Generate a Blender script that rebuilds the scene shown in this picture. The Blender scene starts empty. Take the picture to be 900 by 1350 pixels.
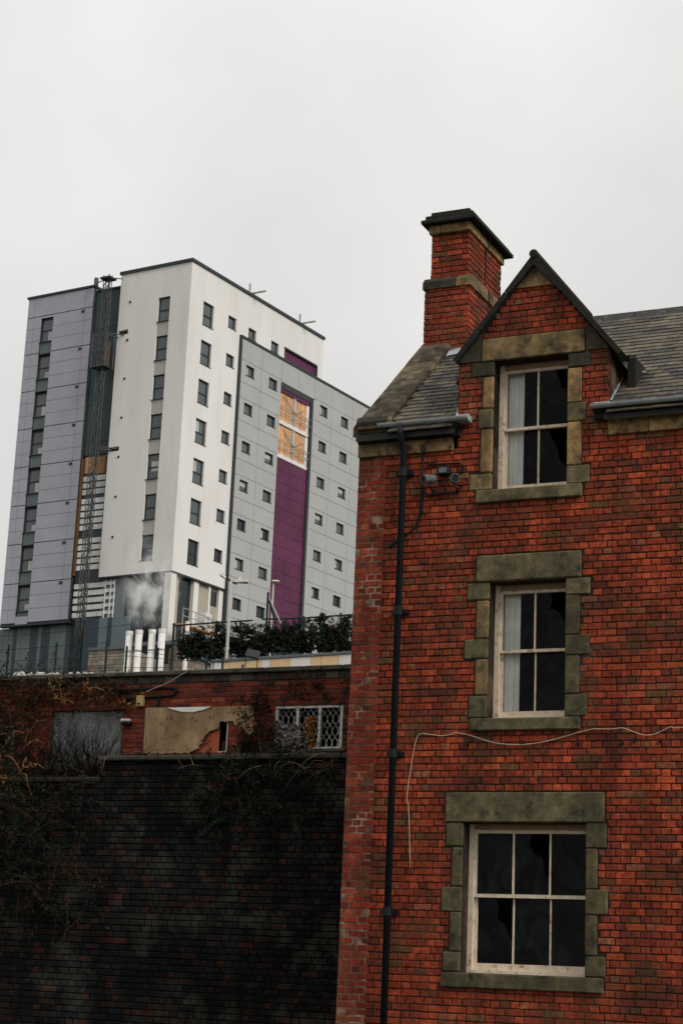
import bpy, math, random
from math import sin, cos, pi, radians, sqrt, atan2, hypot
from mathutils import Vector, Matrix

# ------------------------------------------------------------------ camera
scene = bpy.context.scene
col = scene.collection
FPX, PITCH, ROLL = 2417.7, 0.25028775, 0.04374386
YH, YT = 0.43921207, 0.54842372            # plan rotation of the brick house and of the tower
EYE = Vector((0, 0, 1.6))
_fw = Vector((0, cos(PITCH), sin(PITCH))); _up = Vector((0, -sin(PITCH), cos(PITCH))); _rt = Vector((1, 0, 0))
RT = _rt*cos(ROLL)+_up*sin(ROLL); UP = _up*cos(ROLL)-_rt*sin(ROLL)
cam_data = bpy.data.cameras.new('camera'); cam = bpy.data.objects.new('camera', cam_data); col.objects.link(cam)
m = Matrix((RT, UP, -_fw)).transposed().to_4x4(); m.translation = EYE
cam.matrix_world = m
cam_data.sensor_fit = 'HORIZONTAL'; cam_data.sensor_width = 36; cam_data.lens = 36*FPX/900
cam_data.clip_start = 0.1; cam_data.clip_end = 6000
scene.camera = cam

# ------------------------------------------------------------------ overcast sky, weak wide sun, exposure
SUN_AZ = Vector((0.69, -0.724)); SUN_EL = radians(36)
world = bpy.data.worlds.new('World'); scene.world = world; world.use_nodes = True
wn = world.node_tree.nodes; wl = world.node_tree.links; wn.clear()
w_out = wn.new('ShaderNodeOutputWorld'); w_bg = wn.new('ShaderNodeBackground'); wl.new(w_bg.outputs[0], w_out.inputs[0])
sky = wn.new('ShaderNodeTexSky'); sky.sky_type = 'NISHITA'; sky.sun_disc = False
sky.sun_elevation = SUN_EL; sky.sun_rotation = atan2(SUN_AZ.x, SUN_AZ.y)
sky.air_density = 1.0; sky.dust_density = 3.0
hs = wn.new('ShaderNodeHueSaturation'); hs.inputs['Saturation'].default_value = 0.12; wl.new(sky.outputs[0], hs.inputs['Color'])
tc = wn.new('ShaderNodeTexCoord'); sx = wn.new('ShaderNodeSeparateXYZ'); wl.new(tc.outputs['Generated'], sx.inputs[0])
mr = wn.new('ShaderNodeMapRange'); mr.inputs[1].default_value = 0; mr.inputs[2].default_value = 1; mr.inputs[3].default_value = 6.5; mr.inputs[4].default_value = 11.8
wl.new(sx.outputs['Z'], mr.inputs[0])
nz = wn.new('ShaderNodeTexNoise'); nz.inputs['Scale'].default_value = 3.0; nz.inputs['Detail'].default_value = 4; wl.new(tc.outputs['Generated'], nz.inputs['Vector'])
mr2 = wn.new('ShaderNodeMapRange'); mr2.inputs[1].default_value = 0.3; mr2.inputs[2].default_value = 0.7; mr2.inputs[3].default_value = 0.82; mr2.inputs[4].default_value = 1.1
wl.new(nz.outputs['Fac'], mr2.inputs[0])
mu = wn.new('ShaderNodeMath'); mu.operation = 'MULTIPLY'; wl.new(mr.outputs[0], mu.inputs[0]); wl.new(mr2.outputs[0], mu.inputs[1])
cg = wn.new('ShaderNodeCombineColor'); 
for i, k in enumerate((1.0, 0.99, 0.975)):
    q = wn.new('ShaderNodeMath'); q.operation = 'MULTIPLY'; q.inputs[1].default_value = k; wl.new(mu.outputs[0], q.inputs[0]); wl.new(q.outputs[0], cg.inputs[i])
mx = wn.new('ShaderNodeMix'); mx.data_type = 'RGBA'; mx.inputs[0].default_value = 0.92
wl.new(hs.outputs[0], mx.inputs[6]); wl.new(cg.outputs[0], mx.inputs[7]); wl.new(mx.outputs[2], w_bg.inputs[0])
w_bg.inputs[1].default_value = 0.1

sd = bpy.data.lights.new('sun', 'SUN'); sd.energy = 1.8; sd.angle = radians(18); sd.color = (1.0, 0.96, 0.9)
so = bpy.data.objects.new('sun', sd); col.objects.link(so)
sdir = Vector((SUN_AZ.x*cos(SUN_EL), SUN_AZ.y*cos(SUN_EL), sin(SUN_EL)))
so.rotation_euler = sdir.to_track_quat('Z', 'Y').to_euler(); so.location = (20, -30, 60)
vs = scene.view_settings; vs.view_transform = 'Standard'; vs.look = 'None'; vs.gamma = 1.0; vs.use_curve_mapping = False; vs.exposure = 0.0
scene.render.engine = 'CYCLES'; scene.cycles.volume_bounces = 6; scene.cycles.max_bounces = 10; scene.cycles.transparent_max_bounces = 12

# ------------------------------------------------------------------ frames and mesh helpers
class Frame:
    def __init__(s, O, yaw):
        s.O = Vector(O); s.yaw = yaw; s.u = Vector((cos(yaw), -sin(yaw), 0)); s.v = Vector((sin(yaw), cos(yaw), 0))
    def w(s, p): return s.O+s.u*p[0]+s.v*p[1]+Vector((0, 0, p[2]))
    def inv(s, P): q = Vector(P)-s.O; return Vector((q.dot(s.u), q.dot(s.v), q.z))
W = Frame((0, 0, 0), 0)
H = Frame((0.18835577, 22.0, 0), YH)          # origin at the left corner of the house front
T = Frame((-10.97860088, 118.0, 0), YT)       # origin below the tower's pale corner
def ray(x, y): return RT*((x-450)/FPX)-UP*((y-675)/FPX)+_fw
def at(x, y, D): d = ray(x, y); return EYE+d*(D/d.y)
def proj(P):
    p = Vector(P)-EYE; k = p.dot(_fw); return 450+FPX*p.dot(RT)/k, 675-FPX*p.dot(UP)/k
BASE = {}
def tag(o, label=None, cat=None, group=None, kind=None):
    if label: o['label'] = label
    if cat: o['category'] = cat
    if group: o['group'] = group
    if kind: o['kind'] = kind
    return o
def thing(name, label, cat, frame=W, base=(0, 0, 0), group=None):
    o = bpy.data.objects.new(name, None); col.objects.link(o); o.empty_display_size = 0.2
    o.location = frame.w(base); o.rotation_euler = (0, 0, -frame.yaw); BASE[o.name] = Vector(base)
    return tag(o, label, cat, group)
class MB:
    def __init__(s): s.v = []; s.f = []; s.c = []
    def face(s, pts, c=(1, 1, 1)):
        n = len(s.v); s.v += [tuple(p) for p in pts]; s.f.append(tuple(range(n, n+len(pts)))); s.c.append(c)
    def box(s, x0, x1, y0, y1, z0, z1, c=(1, 1, 1), bev=0.0):
        if x0 > x1: x0, x1 = x1, x0
        if y0 > y1: y0, y1 = y1, y0
        if z0 > z1: z0, z1 = z1, z0
        n = len(s.v)
        if bev <= 0:
            s.v += [(x0, y0, z0), (x1, y0, z0), (x1, y1, z0), (x0, y1, z0), (x0, y0, z1), (x1, y0, z1), (x1, y1, z1), (x0, y1, z1)]
            fs = [(0, 3, 2, 1), (4, 5, 6, 7), (0, 1, 5, 4), (1, 2, 6, 5), (2, 3, 7, 6), (3, 0, 4, 7)]
        else:
            b = min(bev, (x1-x0)*.45, (y1-y0)*.45, (z1-z0)*.45); L = ((x0, x1), (y0, y1), (z0, z1)); idx = {}; vv = []
            for i in (0, 1):
                for j in (0, 1):
                    for k in (0, 1):
                        P = (L[0][i], L[1][j], L[2][k]); sg = (1-2*i, 1-2*j, 1-2*k)
                        for ax in range(3):
                            q = [P[t]+(sg[t]*b if t != ax else 0) for t in range(3)]
                            idx[(i, j, k, ax)] = len(vv); vv.append(tuple(q))
            s.v += vv; fs = []
            for ax in range(3):
                a, b2 = [t for t in range(3) if t != ax]
                for e in (0, 1):
                    ring = []
                    for (p, q) in ((0, 0), (1, 0), (1, 1), (0, 1)):
                        t = [0, 0, 0]; t[ax] = e; t[a] = p; t[b2] = q; ring.append(idx[(*t, ax)])
                    fs.append(tuple(ring))
                for (p, q) in ((0, 0), (1, 0), (1, 1), (0, 1)):   # edges along ax
                    t0 = [0, 0, 0]; t0[a] = p; t0[b2] = q; t1 = list(t0); t1[ax] = 1
                    fs.append((idx[(*t0, a)], idx[(*t1, a)], idx[(*t1, b2)], idx[(*t0, b2)]))
            for i in (0, 1):
                for j in (0, 1):
                    for k in (0, 1): fs.append(tuple(idx[(i, j, k, ax)] for ax in range(3)))
        for f in fs: s.f.append(tuple(n+i for i in f)); s.c.append(c)
    def prism(s, pts, ext, c=(1, 1, 1)):
        e = Vector(ext); a = [Vector(p) for p in pts]; b = [p+e for p in a]
        s.face(a[::-1], c); s.face(b, c)
        for i in range(len(a)):
            j = (i+1) % len(a); s.face((a[i], a[j], b[j], b[i]), c)
    def tube(s, pts, r, n=6, c=(1, 1, 1), cap=True):
        pts = [Vector(p) for p in pts]; rr = r if isinstance(r, (list, tuple)) else [r]*len(pts)
        rings = []; pa = None
        for i, p in enumerate(pts):
            d = (pts[min(i+1, len(pts)-1)]-pts[max(i-1, 0)])
            if d.length < 1e-9: d = Vector((0, 0, 1))
            d.normalize()
            if pa is None:
                pa = d.orthogonal().normalized()
            else:
                pa = pa-d*pa.dot(d)
                pa = pa.normalized() if pa.length > 1e-6 else d.orthogonal().normalized()
            pb = d.cross(pa); k = len(s.v)
            for t in range(n):
                a = 2*pi*t/n; s.v.append(tuple(p+(pa*cos(a)+pb*sin(a))*rr[i]))
            rings.append(k)
        for i in range(len(rings)-1):
            for t in range(n):
                t2 = (t+1) % n; s.f.append((rings[i]+t, rings[i]+t2, rings[i+1]+t2, rings[i+1]+t)); s.c.append(c)
        if cap:
            s.f.append(tuple(rings[0]+t for t in range(n))[::-1]); s.c.append(c)
            s.f.append(tuple(rings[-1]+t for t in range(n))); s.c.append(c)
    def brick(s, mp, poly, d, c, ch=0.004, back=-0.03):
        cx = sum(p[0] for p in poly)/len(poly); cy = sum(p[1] for p in poly)/len(poly); n = len(poly)
        def ins(p, k):
            L = hypot(p[0]-cx, p[1]-cy) or 1; 
            return (p[0]+(k if p[0] < cx else -k), p[1]+(k if p[1] < cy else -k))
        r0 = [mp(p[0], p[1], back) for p in poly]; r1 = [mp(p[0], p[1], d-ch) for p in poly]
        r2 = [mp(*ins(p, ch), d) for p in poly]; k = len(s.v); s.v += [tuple(q) for q in r0+r1+r2]
        for i in range(n):
            j = (i+1) % n
            s.f.append((k+i, k+j, k+n+j, k+n+i)); s.f.append((k+n+i, k+n+j, k+2*n+j, k+2*n+i)); s.c += [c, c]
        s.f.append(tuple(k+2*n+i for i in range(n))); s.c.append(c)
    def mesh(s, name, mat, off=Vector((0, 0, 0)), smooth=False):
        me = bpy.data.meshes.new(name)
        me.from_pydata([(p[0]-off[0], p[1]-off[1], p[2]-off[2]) for p in s.v], [], s.f)
        at_ = me.color_attributes.new('Col', 'FLOAT_COLOR', 'CORNER'); buf = []
        for f, c in zip(s.f, s.c): buf += [c[0], c[1], c[2], 1.0]*len(f)
        at_.data.foreach_set('color', buf)
        if smooth: me.polygons.foreach_set('use_smooth', [True]*len(me.polygons))
        me.materials.append(M[mat]); me.update(); return me
    def build(s, name, mat, parent, smooth=False):
        root = parent
        while root.parent: root = root.parent
        o = bpy.data.objects.new(name, s.mesh(name, mat, BASE[root.name], smooth)); col.objects.link(o); o.parent = parent
        return o
    def top(s, name, mat, frame, base, smooth=False):
        o = bpy.data.objects.new(name, s.mesh(name, mat, Vector(base), smooth)); col.objects.link(o)
        o.location = frame.w(base); o.rotation_euler = (0, 0, -frame.yaw); BASE[o.name] = Vector(base); return o
def inst(name, me, parent, loc, rot=(0, 0, 0)):
    root = parent
    while root.parent: root = root.parent
    o = bpy.data.objects.new(name, me); col.objects.link(o); o.parent = parent
    p = parent; off = Vector((0, 0, 0))
    while p.parent: off += p.location; p = p.parent
    o.location = Vector(loc)-BASE[root.name]-off; o.rotation_euler = rot; return o
def part(name, mat, parent, *boxes, bev=0.0, c=(1, 1, 1)):
    mb = MB()
    for b in boxes: mb.box(*b, c=c, bev=bev)
    return mb.build(name, mat, parent)
def holes_wall(mb, mp, a0, a1, b0, b1, holes, depth, c=(1, 1, 1)):
    xs = sorted({a0, a1, *[min(max(t, a0), a1) for h in holes for t in h[:2]]}); ys = sorted({b0, b1, *[min(max(t, b0), b1) for h in holes for t in h[2:]]})
    for i in range(len(xs)-1):
        for j in range(len(ys)-1):
            cx, cy = (xs[i]+xs[i+1])/2, (ys[j]+ys[j+1])/2
            if any(h[0] < cx < h[1] and h[2] < cy < h[3] for h in holes): continue
            mb.face([mp(xs[i], ys[j], 0), mp(xs[i+1], ys[j], 0), mp(xs[i+1], ys[j+1], 0), mp(xs[i], ys[j+1], 0)], c)
    for (p0, p1, q0, q1) in holes:
        cl = (q0 < b0, p1 > a1, q1 > b1, p0 < a0); o_ = (p0 >= a1 or p1 <= a0 or q0 >= b1 or q1 <= b0)
        if o_: continue
        p0, p1, q0, q1 = max(p0, a0), min(p1, a1), max(q0, b0), min(q1, b1)
        for k_, (s0, t0, s1, t1) in enumerate(((p0, q0, p1, q0), (p1, q0, p1, q1), (p1, q1, p0, q1), (p0, q1, p0, q0))):
            if not cl[k_]: mb.face([mp(s0, t0, 0), mp(s1, t1, 0), mp(s1, t1, -depth), mp(s0, t0, -depth)], c)

# ------------------------------------------------------------------ materials
M = {}
def mat(name, base=(.5, .5, .5), rough=.8, var=.25, scale=3.0, col_attr=True, bump=0.0, bscale=40.0, stain=None, stain_scale=.8, stain_lo=.5, stain_hi=.7,
        stain2=None, s2_scale=5.0, s2_lo=.55, s2_hi=.75, metal=0.0, spec=.22, ior=1.45, stretch=None, streak=0.0, streak_vec=(2.4, 2.4, .22)):
    mt = bpy.data.materials.new(name); mt.use_nodes = True; nt = mt.node_tree; N = nt.nodes; L = nt.links
    b = N['Principled BSDF']; b.inputs['Roughness'].default_value = rough; b.inputs['Metallic'].default_value = metal
    b.inputs['Specular IOR Level'].default_value = spec; b.inputs['IOR'].default_value = ior
    geo = N.new('ShaderNodeNewGeometry'); vec = geo.outputs['Position']
    if stretch:
        mp_ = N.new('ShaderNodeMapping'); mp_.inputs['Scale'].default_value = stretch; L.new(vec, mp_.inputs[0]); vec = mp_.outputs[0]
    def noise(sc, det=5.0):
        n = N.new('ShaderNodeTexNoise'); n.inputs['Scale'].default_value = sc; n.inputs['Detail'].default_value = det; n.inputs['Roughness'].default_value = .6
        L.new(vec, n.inputs['Vector']); return n.outputs['Fac']
    def rng(x, a, b_, c, d):
        r = N.new('ShaderNodeMapRange'); r.inputs[1].default_value = a; r.inputs[2].default_value = b_; r.inputs[3].default_value = c; r.inputs[4].default_value = d; L.new(x, r.inputs[0]); return r.outputs[0]
    def mix(kind, fac, A, B):
        x = N.new('ShaderNodeMix'); x.data_type = 'RGBA'; x.blend_type = kind
        if isinstance(fac, float): x.inputs[0].default_value = fac
        else: L.new(fac, x.inputs[0])
        for sock, val in ((6, A), (7, B)):
            if isinstance(val, tuple): x.inputs[sock].default_value = (*val, 1)
            else: L.new(val, x.inputs[sock])
        return x.outputs[2]
    c = tuple(base)
    if col_attr:
        a = N.new('ShaderNodeAttribute'); a.attribute_name = 'Col'; c = mix('MULTIPLY', 1.0, a.outputs['Color'], tuple(base))
    if var > 0:
        f = rng(noise(scale), .3, .7, 1-var, 1+var)
        cc = N.new('ShaderNodeCombineColor'); [L.new(f, cc.inputs[i]) for i in range(3)]
        c = mix('MULTIPLY', 1.0, c, cc.outputs[0])
    if streak > 0:
        mp2 = N.new('ShaderNodeMapping'); mp2.inputs['Scale'].default_value = streak_vec; L.new(geo.outputs['Position'], mp2.inputs[0])
        n2 = N.new('ShaderNodeTexNoise'); n2.inputs['Scale'].default_value = 1.6; n2.inputs['Detail'].default_value = 6; n2.inputs['Roughness'].default_value = .65; L.new(mp2.outputs[0], n2.inputs['Vector'])
        f = rng(n2.outputs['Fac'], .40, .62, 1.0, 1-streak); cc = N.new('ShaderNodeCombineColor'); [L.new(f, cc.inputs[i]) for i in range(3)]
        c = mix('MULTIPLY', 1.0, c, cc.outputs[0])
    if stain: c = mix('MIX', rng(noise(stain_scale, 6), stain_lo, stain_hi, 0, .9), c, tuple(stain))
    if stain2: c = mix('MIX', rng(noise(s2_scale, 6), s2_lo, s2_hi, 0, .85), c, tuple(stain2))
    if isinstance(c, tuple): b.inputs['Base Color'].default_value = (*c, 1)
    else: L.new(c, b.inputs['Base Color'])
    if bump > 0:
        bp = N.new('ShaderNodeBump'); bp.inputs['Strength'].default_value = bump; bp.inputs['Distance'].default_value = .01
        L.new(noise(bscale, 6), bp.inputs['Height']); L.new(bp.outputs[0], b.inputs['Normal'])
    M[name] = mt; return mt
mat('brick', (1, 1, 1), .88, .45, 20, bump=.8, bscale=60, stain=(.024, .016, .010), stain_scale=1.4, stain_lo=.50, stain_hi=.78, stain2=(.058, .044, .019), s2_scale=3.0, s2_lo=.50, s2_hi=.76, streak=.42)
mat('mortar_dark', (.030, .020, .014), .95, .4, 20, stain=(.13, .085, .058), stain_scale=1.5, stain_lo=.54, stain_hi=.70)
mat('mortar_pale', (.16, .075, .05), .95, .3, 25, stain=(.33, .22, .16), stain_scale=3.5, stain_lo=.52, stain_hi=.64, streak=.4)
mat('low_brick', (1, 1, 1), .88, .3, 24, bump=.5, bscale=80, stain=(.012, .011, .009), stain_scale=1.6, stain_lo=.5, stain_hi=.72)
mat('low_mortar', (.15, .085, .06), .95, .35, 20, stain=(.012, .011, .009), stain_scale=1.6, stain_lo=.46, stain_hi=.68)
mat('sooty_brick', (1, 1, 1), .95, spec=.05, var=.4, scale=20, bump=.5, bscale=80, stain=(.004, .005, .005), stain_scale=.9, stain_lo=.45, stain_hi=.65, stain2=(.05, .053, .04), s2_scale=2.0, s2_lo=.54, s2_hi=.74, streak=.5) # .4, 20, bump=.5, bscale=80, stain=(.004, .005, .005), stain_scale=.9, stain_lo=.42, stain_hi=.6)
mat('sooty_mortar', (.005, .005, .005), .95, .3, 20, spec=.05)
mat('stone', (1, 1, 1), .92, .35, 11, bump=.8, bscale=38, streak=.35, stain=(.042, .038, .022), stain_scale=3.4, stain_lo=.45, stain_hi=.68, stain2=(.011, .011, .009), s2_scale=5.0, s2_lo=.52, s2_hi=.72)
mat('verge_stone', (1, 1, 1), .95, .5, 7, bump=1.0, bscale=22, stain=(.20, .155, .085), stain_scale=7, stain_lo=.54, stain_hi=.66, stain2=(.014, .013, .011), s2_scale=3.2, s2_lo=.47, s2_hi=.62)
mat('soot_stone', (.020, .020, .017), .92, .4, 8, bump=.5, bscale=50, stain=(.09, .075, .045), stain_scale=6, stain_lo=.62, stain_hi=.85)
mat('slate', (1, 1, 1), .62, .25, 14, bump=.35, bscale=60, stain=(.19, .175, .13), stain_scale=9, stain_lo=.60, stain_hi=.70, stain2=(.032, .03, .026), s2_scale=1.9, s2_lo=.44, s2_hi=.7)
mat('lead', (.30, .32, .34), .55, .25, 6, bump=.2, bscale=20)
mat('old_paint', (.62, .52, .40), .6, .15, 12, bump=.4, bscale=90, stain=(.30, .17, .09), stain_scale=14, stain_lo=.56, stain_hi=.68)
mat('shutter_paint', (.86, .84, .79), .7, .12, 6)
mat('black_iron', (.008, .010, .013), .55, .2, 10, spec=.2)
mat('rust_pipe', (.09, .045, .02), .8, .3, 20)
mat('grey_metal', (.11, .125, .135), .5, .2, 8)
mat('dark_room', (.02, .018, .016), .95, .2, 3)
mat('cable', (.42, .33, .24), .7, .1, 10)
mat('render_wall', (.735, .715, .69), .85, .05, .5, bump=.05, stain=(.56, .52, .47), stain_scale=1.0, stain_lo=.46, stain_hi=.95, stretch=(1, 1, .2))
mat('render_strip', (.40, .385, .36), .85, .06, .8)
mat('lilac_panel', (.365, .365, .415), .45, .07, .7)
mat('grey_panel', (.39, .395, .385), .5, .06, .5)
mat('purple_panel', (.095, .016, .055), .4, .3, .3)
mat('tower_trim', (.035, .045, .048), .5, .15, 2)
mat('teal_cladding', (1, 1, 1), .35, .15, .6, spec=.3)
mat('joint_dark', (.05, .052, .056), .9, .1, 2)
mat('white_board', (.66, .67, .66), .7, .12, 1.5, stain=(.3, .3, .29), stain_scale=2, stain_lo=.6, stain_hi=.7)
mat('ply', (.50, .27, .12), .75, .2, 2.5, stain=(.24, .12, .05), stain_scale=5, stain_lo=.58, stain_hi=.75)
mat('orange_board', (.72, .40, .21), .75, .2, 1.2, stain=(.45, .2, .09), stain_scale=2.5, stain_lo=.5, stain_hi=.75)
mat('old_ply', (.47, .32, .175), .9, .25, 6, bump=.5, bscale=30, stain=(.20, .13, .065), stain_scale=3.0, stain_lo=.48, stain_hi=.66, stain2=(.05, .038, .024), s2_scale=12, s2_lo=.62, s2_hi=.70, streak=.35)
mat('red_board', (.48, .12, .06), .8, .15, 6)
mat('sheet_grey', (.23, .235, .235), .7, .15, 3, stain=(.11, .11, .11), stain_scale=2, stain_lo=.5, stain_hi=.7)
mat('white_frame', (.55, .54, .5), .7, .2, 12, stain=(.12, .1, .08), stain_scale=18, stain_lo=.55, stain_hi=.65)
mat('coping', (.085, .08, .062), .92, .3, 8, bump=.5, bscale=40, stain=(.02, .022, .016), stain_scale=3, stain_lo=.5, stain_hi=.7)
mat('site_stone', (1, 1, 1), .92, .25, 2.5)
mat('cream_panel', (1, 1, 1), .7, .06, 3)
mat('white_flue', (.72, .70, .66), .5, .1, 3, stain=(.42, .39, .34), stain_scale=2.5, stain_lo=.6, stain_hi=.8)
mat('fence_green', (.008, .022, .023), .55, .2, 5)
mat('galvanised', (.33, .34, .33), .5, .15, 3)
mat('mast_steel', (.085, .09, .088), .6, .3, 3)
mat('lamp_post', (.40, .37, .33), .6, .1, 2)
mat('lamp_head', (.62, .6, .55), .5, .1, 2)
mat('bark', (1, 1, 1), .95, .3, 20, spec=.05)
mat('leaf', (1, 1, 1), .8, .3, 6, spec=.1)
mat('yellow_box', (.5, .37, .14), .6, .1, 10)
mat('rubble', (1, 1, 1), .9, .3, 10)
mat('ground', (.07, .065, .045), .95, .35, .3, bump=.5, bscale=3, stain=(.05, .065, .025), stain_scale=.15, stain_lo=.45, stain_hi=.6)
def glassy(name, base, ior, rough=.04, var=.2):
    mat(name, base, rough, var, .6, col_attr=True, ior=ior)
glassy('tower_glass', (.075, .09, .09), 1.9)
glassy('tower_glass_dark', (.02, .026, .028), 1.6)
glassy('tower_blind', (.42, .44, .43), 1.6, .3)
def house_glass():
    mt = bpy.data.materials.new('house_glass'); mt.use_nodes = True; N = mt.node_tree.nodes; L = mt.node_tree.links; N.clear()
    o = N.new('ShaderNodeOutputMaterial'); mx = N.new('ShaderNodeMixShader'); t = N.new('ShaderNodeBsdfTransparent'); g = N.new('ShaderNodeBsdfGlossy'); f = N.new('ShaderNodeFresnel')
    t.inputs[0].default_value = (.88, .9, .9, 1); g.inputs['Roughness'].default_value = .03; f.inputs[0].default_value = 1.2
    n = N.new('ShaderNodeTexNoise'); n.inputs['Scale'].default_value = 6; b = N.new('ShaderNodeBump'); b.inputs['Strength'].default_value = .12; L.new(n.outputs['Fac'], b.inputs['Height']); L.new(b.outputs[0], g.inputs['Normal'])
    L.new(f.outputs[0], mx.inputs[0]); L.new(t.outputs[0], mx.inputs[1]); L.new(g.outputs[0], mx.inputs[2])
    df = N.new('ShaderNodeBsdfDiffuse'); df.inputs[0].default_value = (.20, .25, .29, 1); m2 = N.new('ShaderNodeMixShader'); ge = N.new('ShaderNodeNewGeometry'); n3 = N.new('ShaderNodeTexNoise'); n3.inputs['Scale'].default_value = 3.2; n3.inputs['Detail'].default_value = 5; n3.inputs['Distortion'].default_value = 1.0; L.new(ge.outputs['Position'], n3.inputs['Vector'])
    rg = N.new('ShaderNodeMapRange'); rg.inputs[1].default_value = .45; rg.inputs[2].default_value = .72; rg.inputs[3].default_value = 0.0; rg.inputs[4].default_value = .05; L.new(n3.outputs['Fac'], rg.inputs[0]); L.new(rg.outputs[0], m2.inputs[0]); L.new(mx.outputs[0], m2.inputs[1]); L.new(df.outputs[0], m2.inputs[2]); L.new(m2.outputs[0], o.inputs[0]); M['house_glass'] = mt
house_glass()

# ------------------------------------------------------------------ terrain
PROF = [(8, 3.6), (36, 8.2), (64, 12), (78, 14), (3000, 14)]
def th_v(v):
    if v <= 8: return 3.6
    for (a, za), (b, zb) in zip(PROF, PROF[1:]):
        if v <= b: return za+(zb-za)*(v-a)/(b-a)
    return 14.0
def ground_z(P): return th_v(H.inv(P)[1])
def terrain():
    mb = MB(); rnd = random.Random(3)
    us = [-900, -400, -200, -100, -60, -40, -28, -20, -14, -9, -5, -2, 0.15]; us2 = [0.15, 3, 8, 15, 25, 40, 70, 120, 250, 500, 900]
    def strip(us, vstep):
        vs = [(-900, 0), (-300, 0), (-100, 0), (-40, 0), (-20, 0), (-8, 0), (vstep, 0), (vstep+.02, 3.6), (8, 3.6), (15, 0), (22, 0), (29, 0), (36, 0), (50, 0), (64, 0), (78, 0), (120, 0), (250, 0), (600, 0), (2500, 0)]
        vs = [(v, z if v <= 8 else th_v(v)) for v, z in vs]
        for i in range(len(us)-1):
            for j in range(len(vs)-1):
                (v0, z0), (v1, z1) = vs[j], vs[j+1]
                mb.face([(us[i], v0, z0), (us[i+1], v0, z0), (us[i+1], v1, z1), (us[i], v1, z1)])
    strip(us, 1.2); strip(us2, 4.75)
    tag(mb.top('ground', 'ground', H, (0, 0, 0)), kind='structure')
terrain()

# ------------------------------------------------------------------ brick laying
PAL = [((.40, .072, .027), 12), ((.33, .054, .022), 30), ((.265, .043, .02), 32), ((.205, .038, .02), 15), ((.15, .036, .02), 5), ((.17, .072, .032), 3), ((.29, .088, .045), 4)]
PAL_Q = [((.30, .038, .020), 40), ((.24, .033, .018), 30), ((.36, .068, .03), 20), ((.15, .028, .018), 10)]
PAL_LOW = [((.21, .040, .022), 40), ((.15, .03, .02), 30), ((.30, .075, .03), 8), ((.07, .025, .018), 20)]
PAL_DARK = [((.018, .017, .017), 45), ((.032, .020, .017), 30), ((.011, .012, .014), 30), ((.055, .022, .016), 8)]
def pick(rnd, pal): return rnd.choices([p[0] for p in pal], [p[1] for p in pal])[0]
def lay(a0, a1, z0, z1, pitch, blen, holes, seed, span=None, joint=.011, pal=PAL, bond='english', quoin=None):
    """rows of bricks -> list (x0,x1,zb,zt,colour,full)"""
    rnd = random.Random(seed); out = []; i = 0; z = z0
    while z < z1-.02:
        zt = min(z+pitch-joint, z1); zm = (z+zt)/2
        lo, hi = (a0, a1) if span is None else span(zm)
        iv = [(lo, hi)] if hi > lo else []
        for h in holes:
            if h[2] < zm < h[3]:
                nv = []
                for (p, q) in iv:
                    if h[1] <= p or h[0] >= q: nv.append((p, q)); continue
                    if h[0] > p: nv.append((p, h[0]))
                    if h[1] < q: nv.append((h[1], q))
                iv = nv
        hd = blen/2
        kind = 's' if bond == 'stretcher' else ('h' if i % 2 else 's')
        if bond == 'english' and rnd.random() < .22: kind = 'f'
        seq = {'s': [blen], 'h': [hd], 'f': [blen, hd]}[kind]
        x = a0-(blen*.25 if kind == 'h' else (blen*.5 if (i//(2 if bond == 'english' else 1)) % 2 else 0))-.0001; k = 0; cuts = []
        while x < a1: cuts.append(x); x += seq[k % len(seq)]; k += 1
        cuts.append(x)
        for p, q in zip(cuts, cuts[1:]):
            for (s, e) in iv:
                b0, b1 = max(p, s), min(q, e)
                if b1-b0 < .035: continue
                full = abs((b1-b0)-(q-p)) < 1e-6 and abs(zt-z-(pitch-joint)) < 1e-6
                pl = PAL_Q if quoin and quoin((b0+b1)/2, i) else pal
                cc = pick(rnd, pl); f = rnd.uniform(.8, 1.15); cc = tuple(t*f for t in cc)
                out.append((b0+joint/2, b1-joint/2, z, zt, cc, full and pl is pal, 's' if q-p > hd*1.5 else 'h'))
        z += pitch; i += 1
    return out
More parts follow.
